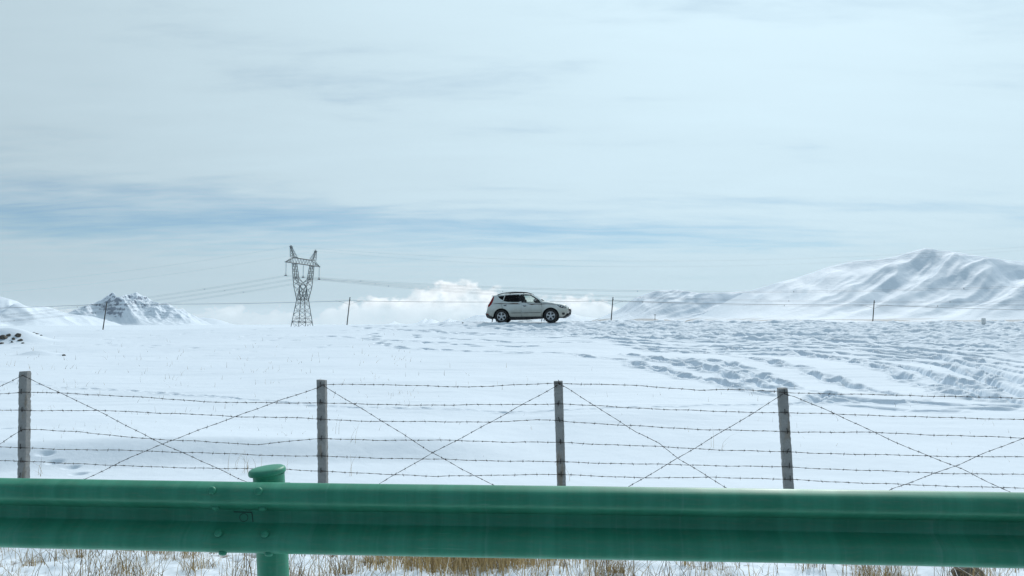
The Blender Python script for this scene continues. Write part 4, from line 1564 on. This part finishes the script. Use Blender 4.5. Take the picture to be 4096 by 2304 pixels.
# top skin
def strip(name, material, prof_, crown, parent=None, n_=12, off=0.0, inset=0.0, thick=.015):
    rows_ = []
    for (x, z) in prof_:
        h_ = hw(x, z) - inset
        rows_.append([(x + (.0 if True else 0), h_ * (2 * j / n_ - 1), z + crown(x, z) * (1 - abs(2 * j / n_ - 1) ** 2.4) + off) for j in range(n_ + 1)])
    mb = MB()
    m_r = len(rows_)
    vs_ = [p for r_ in rows_ for p in r_] + [(p[0], p[1] * .99, p[2] - thick) for r_ in rows_ for p in r_]
    K = m_r * (n_ + 1)
    fs = []
    for i in range(m_r - 1):
        for j in range(n_):
            a = i * (n_ + 1) + j
            fs.append((a, a + n_ + 1, a + n_ + 2, a + 1))
            fs.append((a + K, a + 1 + K, a + n_ + 2 + K, a + n_ + 1 + K))
    for i in range(m_r - 1):
        for j in (0, n_):
            a = i * (n_ + 1) + j
            fs.append((a, a + K, a + n_ + 1 + K, a + n_ + 1))
    for i in (0, m_r - 1):
        for j in range(n_):
            a = i * (n_ + 1) + j
            fs.append((a, a + 1, a + 1 + K, a + K))
    mb.add(vs_, fs)
    return mb.build(name, material, parent or car, True, 40)


def resample(P, n_):
    L = [0]
    for a, c in zip(P, P[1:]): L.append(L[-1] + math.hypot(c[0] - a[0], c[1] - a[1]))
    xs = np.interp(np.linspace(0, L[-1], n_), L, [p[0] for p in P]); zs = np.interp(np.linspace(0, L[-1], n_), L, [p[1] for p in P])
    return list(zip(xs, zs))


roof_p = [(-.44, 1.468), (-.22, 1.501), (.05, 1.526), (.25, 1.537), (.70, 1.554), (1.07, 1.556), (1.28, 1.549), (1.52, 1.516), (1.62, 1.48)]
strip('roof', mpaint, resample(roof_p, 26), lambda x, z: .045)
strip('windscreen', mclear, resample([(1.625, 1.478), (1.85, 1.345), (2.10, 1.18), (2.17, 1.125)], 10), lambda x, z: .045, inset=.05)
strip('bonnet', mpaint, resample([(2.165, 1.128), (2.25, 1.115), (2.45, 1.085), (2.75, 1.032), (2.96, .985), (3.24, .945), (3.39, .89)], 20), lambda x, z: .05)
# rear: tailgate with its window, and the nose, as skins bulging outwards


def bulge(name, material, prof_, dx, parent=None, n_=12, inset=0.0):
    rows_ = []
    for (x, z) in prof_:
        h_ = hw(x, z) - inset
        rows_.append([(x + dx * (1 - abs(2 * j / n_ - 1) ** 2.2), h_ * (2 * j / n_ - 1), z) for j in range(n_ + 1)])
    mb = MB()
    vs_ = [p for r_ in rows_ for p in r_]
    fs = []
    for i in range(len(rows_) - 1):
        for j in range(n_):
            a = i * (n_ + 1) + j
            fs.append((a, a + 1, a + n_ + 2, a + n_ + 1))
    mb.add(vs_, fs)
    return mb.build(name, material, parent or car, True, 40)


tg = bulge('tailgate', mpaint, resample([(-.845, .53), (-.82, .62), (-.77, .78), (-.74, .95), (-.66, 1.07)], 10), -.05)
bulge('window', mtint, resample([(-.66, 1.07), (-.56, 1.26), (-.46, 1.44)], 6), -.05, tg, inset=.02)
bulge('nose', mpaint, resample([(3.39, .89), (3.445, .85), (3.495, .75), (3.50, .60), (3.46, .48), (3.34, .34), (3.20, .285)], 14), .06)
bulge('grille', mplas, resample([(3.43, .835), (3.495, .73), (3.503, .65)], 6), .085, inset=.2)
sp = MB()
sp.box((-.47, 0, 1.475), (.18, 1.08, .03), Matrix.Rotation(R(-8), 3, 'Y'))
sp.build('spoiler', mpaint, car)
# bumpers, sills, arch linings, underbody
both('bumper', mplas, [(-.875, .53), (-.845, .545), (-.62, .415), (-.47, .345), (-.44, .26), (-.46, .21), (-.62, .24), (-.78, .30), (-.85, .40)], off=.008, thick=.05)
bulge('rear_bumper', mplas, resample([(-.875, .53), (-.85, .40), (-.78, .30), (-.62, .24)], 6), -.07)
both('sill', mplas, [(.42, .335), (2.16, .335), (2.16, .24), (2.06, .215), (1.2, .165), (.52, .16), (.44, .22)], off=.012, thick=.08)
both('front_lip', mplas, [(3.08, .31), (3.22, .295), (3.38, .36), (3.47, .46), (3.53, .46), (3.45, .34), (3.30, .245), (3.08, .235)], off=.012, thick=.05)
bulge('front_lip', mplas, resample([(3.53, .46), (3.45, .34), (3.30, .245)], 5), .07)
mb = MB()
mb.box((1.31, 0, .33), (3.6, 1.3, .16)); mb.box((1.05, 0, .30), (2.0, 1.5, .16))
mb.box((3.0, 0, .55), (.75, 1.2, .45)); mb.box((-.45, 0, .62), (.5, 1.25, .5))
mb.build('underbody', mseat, car)
for cx in (RA, FA):
    for sg in (-1, 1):
        A_ = arc(cx, wz, ARC + .012, -8, 188, 20)
        vs_ = [(x, sg * .84, z) for x, z in A_] + [(x, sg * .50, z) for x, z in A_]
        k = len(A_)
        fs = [(i, i + 1, i + 1 + k, i + k) for i in range(k - 1)] + [tuple(range(k, 2 * k))]
        MB().add(vs_, fs).build('arch_liner', mseat, car)
# lamps, trim, stripe
both('tail_lamp', mred, [cl_pt(*p) for p in ((400, 597), (408, 560), (440, 520), (470, 470), (512, 368), (540, 364), (538, 410), (522, 470), (492, 540), (445, 588))], off=.010, thick=.03)
both('rear_reflector', mred, [cl_pt(*p) for p in ((372, 742), (425, 758), (420, 770), (372, 765))], off=.010, thick=.01)
hl = both('headlight', mblack, [cl_pt(*p) for p in ((1948, 568), (2060, 588), (2130, 615), (2165, 650), (2120, 652), (2030, 635), (1995, 605))], off=.008, thick=.03)
for o_, sg in zip(hl, (-1, 1)):
    for k_, (px_, pz_, r_q) in enumerate(((3.07, .895, .036), (3.20, .862, .042), (3.32, .812, .034))):
        mb = MB().lathe([(.0005, .03), (r_q * .6, .026), (r_q, .01), (r_q * 1.05, -.02)], 12, 'Y')
        q_ = mb.build('lamp', mlamp, o_, True)
        q_.location = (px_, sg * (hw(px_, pz_) + .0), pz_)
        q_.rotation_euler = (0, 0, 0 if sg > 0 else math.pi)
        q_.scale = (1.3, 1, .8)
both('fog_lamp', mplas, [cl_pt(*p) for p in ((2066, 748), (2124, 744), (2128, 790), (2100, 798), (2068, 792))], off=.008, thick=.02)
both('stripe', mstripe, [cl_pt(*p) for p in ((512, 522), (600, 516), (700, 522), (860, 530), (1000, 520), (1120, 524), (1080, 532), (1150, 546), (1090, 548), (900, 545), (700, 538), (600, 526))], off=.004, thick=.003)
both('stripe', mstripe, [cl_pt(*p) for p in ((1280, 538), (1400, 545), (1560, 545), (1700, 540), (1850, 550), (1990, 574), (1850, 562), (1700, 552), (1600, 562), (1480, 558), (1400, 570), (1340, 552))], off=.004, thick=.003)
for xa, xb in ((.50, 1.05), (1.095, 2.10)):
    both('side_moulding', mplas, [(xa, .548), (xb, .552), (xb - .01, .528), (xa + .05, .528)], off=.010, thick=.012)
for (hx, hz), d_ in (((.205, .955), rdo), ((1.25, .915), fdo)):
    for o_, sg in zip(d_, (-1, 1)):
        yb = sg * (hw(hx, hz) + .004)
        mb = MB().box((hx, yb, hz - .02), (.13, .006, .045))
        mb.build('handle_cup', mplas, o_)
        mb = MB().tube([(hx - .085, yb, hz + .005), (hx - .06, yb + sg * .03, hz + .012), (hx + .06, yb + sg * .03, hz + .012), (hx + .085, yb, hz + .005)], .016, 6)
        mb.build('handle', mchrome, o_, True)
for sg in (-1, 1):
    q = [(-.25, 1.505), (-.12, 1.555), (.08, 1.60), (.40, 1.638), (.70, 1.650), (1.05, 1.645), (1.30, 1.622), (1.50, 1.575), (1.60, 1.515)]
    mb = MB().tube([(x, sg * .60, z) for x, z in q], .024, 7)
    for x, z0 in ((.45, 1.60), (1.18, 1.60)): mb.tube([(x, sg * .60, 1.55), (x, sg * .60, z0 + .03)], .02, 6)
    mb.build('roof_rail', mblack, car, True)
    # mirror
    mx_, mz = 1.86, 1.165
    y0 = sg * (hw(mx_, 1.10))
    mb = MB()
    mb.lathe([(.001, -.11), (.05, -.10), (.078, -.06), (.085, 0), (.08, .06), (.06, .10), (.001, .11)], 12)
    o_ = mb.build('mirror', mblack, car, True)
    o_.location = (mx_ - .03, y0 + sg * .13, mz + .01)
    o_.scale = (1, 1.25, .9)
    o_.rotation_euler = (0, R(90), 0)
    MB().box((mx_ - .03, y0 + sg * .235, mz + .03), (.12, .012, .022)).build('trim', mpaint, car)
    MB().box((mx_ + .02, y0 + sg * .04, mz - .07), (.12, .16, .045)).build('mirror_arm', mplas, car)
mb = MB()
for y in (-.35, .30): mb.tube([(2.21, y, 1.17), (2.12, y + .25, 1.225), (2.05, y + .5, 1.27)], .014, 5)
mb.build('wiper', mplas, car)
# bar in front of the nose
mb = MB()
mb.tube([(3.30, -.62, .26), (3.50, -.60, .36), (3.60, -.58, .48), (3.63, -.56, .60), (3.60, -.50, .70), (3.63, 0, .72), (3.60, .50, .70), (3.63, .56, .60), (3.60, .58, .48), (3.50, .60, .36), (3.30, .62, .26)], .038, 8)
mb.tube([(3.55, -.60, .42), (3.62, -.2, .42), (3.62, .2, .42), (3.55, .60, .42)], .03, 8)
mb.build('nudge_bar', mblack, car, True)
MB().box((3.66, 0, .57), (.012, .44, .14)).build('number_plate', mwhite, car)
mb = MB().tube([(3.28, -.63, .225), (3.48, -.61, .33), (3.58, -.59, .45)], .022, 6)
mb.build('skid_trim', mchrome, car, True)
MB().tube([(3.28, .63, .225), (3.48, .61, .33), (3.58, .59, .45)], .022, 6).build('skid_trim', mchrome, car, True)
for x, sg, z0 in ((-.50, -1, .30), (-.50, 1, .30), (2.15, -1, .30), (2.15, 1, .30)):
    MB().box((x, sg * .76, z0 - .10), (.025, .20, .26), Matrix.Rotation(R(8), 3, 'Y')).build('mud_flap', mplas, car)
# wheels
for cx in (RA, FA):
    for sg in (-1, 1):
        wr = empty('wheel', (cx, sg * .755, RW - .01))
        wr.parent = car
        mb = MB()
        mb.lathe([(.232, -.10), (.245, -.112), (.30, -.116), (.34, -.108), (.362, -.088), (RW, -.05), (RW, .05), (.362, .088), (.34, .108), (.30, .116), (.245, .112), (.232, .10)], 36, 'Y')
        mb.build('tyre', mtyre, wr, True, 50)
        mb = MB()
        o_ = sg * .085
        mb.lathe([(.232, -.10), (.222, -.09), (.215, -.03), (.215, .03), (.222, .09), (.232, .10)], 32, 'Y')
        mb.lathe([(.236, o_ + sg * .016), (.206, o_ + sg * .006), (.203, o_ - sg * .03)], 32, 'Y')
        for k in range(5):
            t = 2 * math.pi * k / 5 + math.pi / 2
            u = Vector((math.cos(t), 0, math.sin(t))); v = Vector((-math.sin(t), 0, math.cos(t)))
            y_ = Vector((0, o_ + sg * .012, 0)); y2 = Vector((0, o_ - sg * .035, 0))
            A_ = [u * .045 + v * .036, u * .12 + v * .030, u * .212 + v * .052, u * .212 - v * .052, u * .12 - v * .030, u * .045 - v * .036]
            vs_ = [p + y_ for p in A_] + [p + y2 for p in A_]
            fs = [tuple(range(6)), tuple(range(11, 5, -1))] + [(i, i + 6, (i + 1) % 6 + 6, (i + 1) % 6) for i in range(6)]
            mb.add(vs_, fs)
        mb.lathe([(.066, o_ - sg * .03), (.066, o_ + sg * .006), (.05, o_ + sg * .018), (.0005, o_ + sg * .02)], 18, 'Y')
        mb.build('rim', mrim, wr, False)
        MB().lathe([(.205, sg * .02), (.16, sg * .022), (.001, sg * .022)], 24, 'Y').build('brake_disc', mplas, wr)
# cabin
for sg in (-1, 1):
    mb = MB()
    mb.box((1.18, sg * .36, .95), (.16, .50, .62), Matrix.Rotation(R(-12), 3, 'Y'))
    mb.box((1.42, sg * .36, .68), (.5, .5, .16))
    mb.box((1.09, sg * .36, 1.34), (.10, .26, .17), Matrix.Rotation(R(-12), 3, 'Y'))
    mb.build('seat', mseat, car)
mb = MB().box((.22, 0, .95), (.16, 1.3, .62), Matrix.Rotation(R(-14), 3, 'Y')).box((.5, 0, .68), (.5, 1.3, .16))
mb.build('rear_seat', mseat, car)
MB().box((2.02, 0, .97), (.34, 1.4, .24)).build('dashboard', mseat, car)
mb = MB().tube([(1.80, .36 + .17 * math.cos(t * .4), 1.05 + .17 * math.sin(t * .4)) for t in range(17)], .014, 6, cap=False)
mb.build('steering_wheel', mseat, car, True)

CPSI = R(-7.0)
cxr, cyr = N(2007, 1290, CAR_Y).x, CAR_Y + .12
lx = Vector((math.cos(CPSI), math.sin(CPSI)))
ly = Vector((-math.sin(CPSI), math.cos(CPSI)))
rear_c = Vector((cxr, cyr)) + ly * .755          # axle centre behind the near rear wheel
front_c = rear_c + lx * 2.62
zr = np.mean([surf(*(rear_c + ly * q)) for q in (-.75, .75)])
zf = np.mean([surf(*(front_c + ly * q)) for q in (-.75, .75)])
zr_t = EYE - (1293.0 - HY) / F * (CAR_Y + .1)
zf_t = EYE - (1290.6 - HY) / F * (CAR_Y - .2)
car.location = (rear_c.x, rear_c.y, zr_t)
pitch = math.atan2(zf_t - zr_t, 2.62)
car.rotation_euler = (0, -pitch, CPSI)
print('car ground', zr, zf, 'target', zr_t, zf_t)
# press the snow level under the wheels
co = Vg
gx, gy = Xg - rear_c.x, Yg - rear_c.y
la = gx * lx.x + gy * lx.y; lb = gx * ly.x + gy * ly.y
plane = zr_t + math.tan(pitch) * la
wgt = np.exp(-((la - 1.31) / 2.5) ** 8 - (lb / 1.15) ** 6)
Znew = (Zg + EYE) * (1 - wgt) + (plane + .012 * fbm(Xg / .2, Yg / .2, 2, 300)) * wgt
Vg[:, 2] = Znew.ravel()
me = snow_field.data
me.vertices.foreach_set('co', Vg.astype(np.float32).ravel())
me.update()
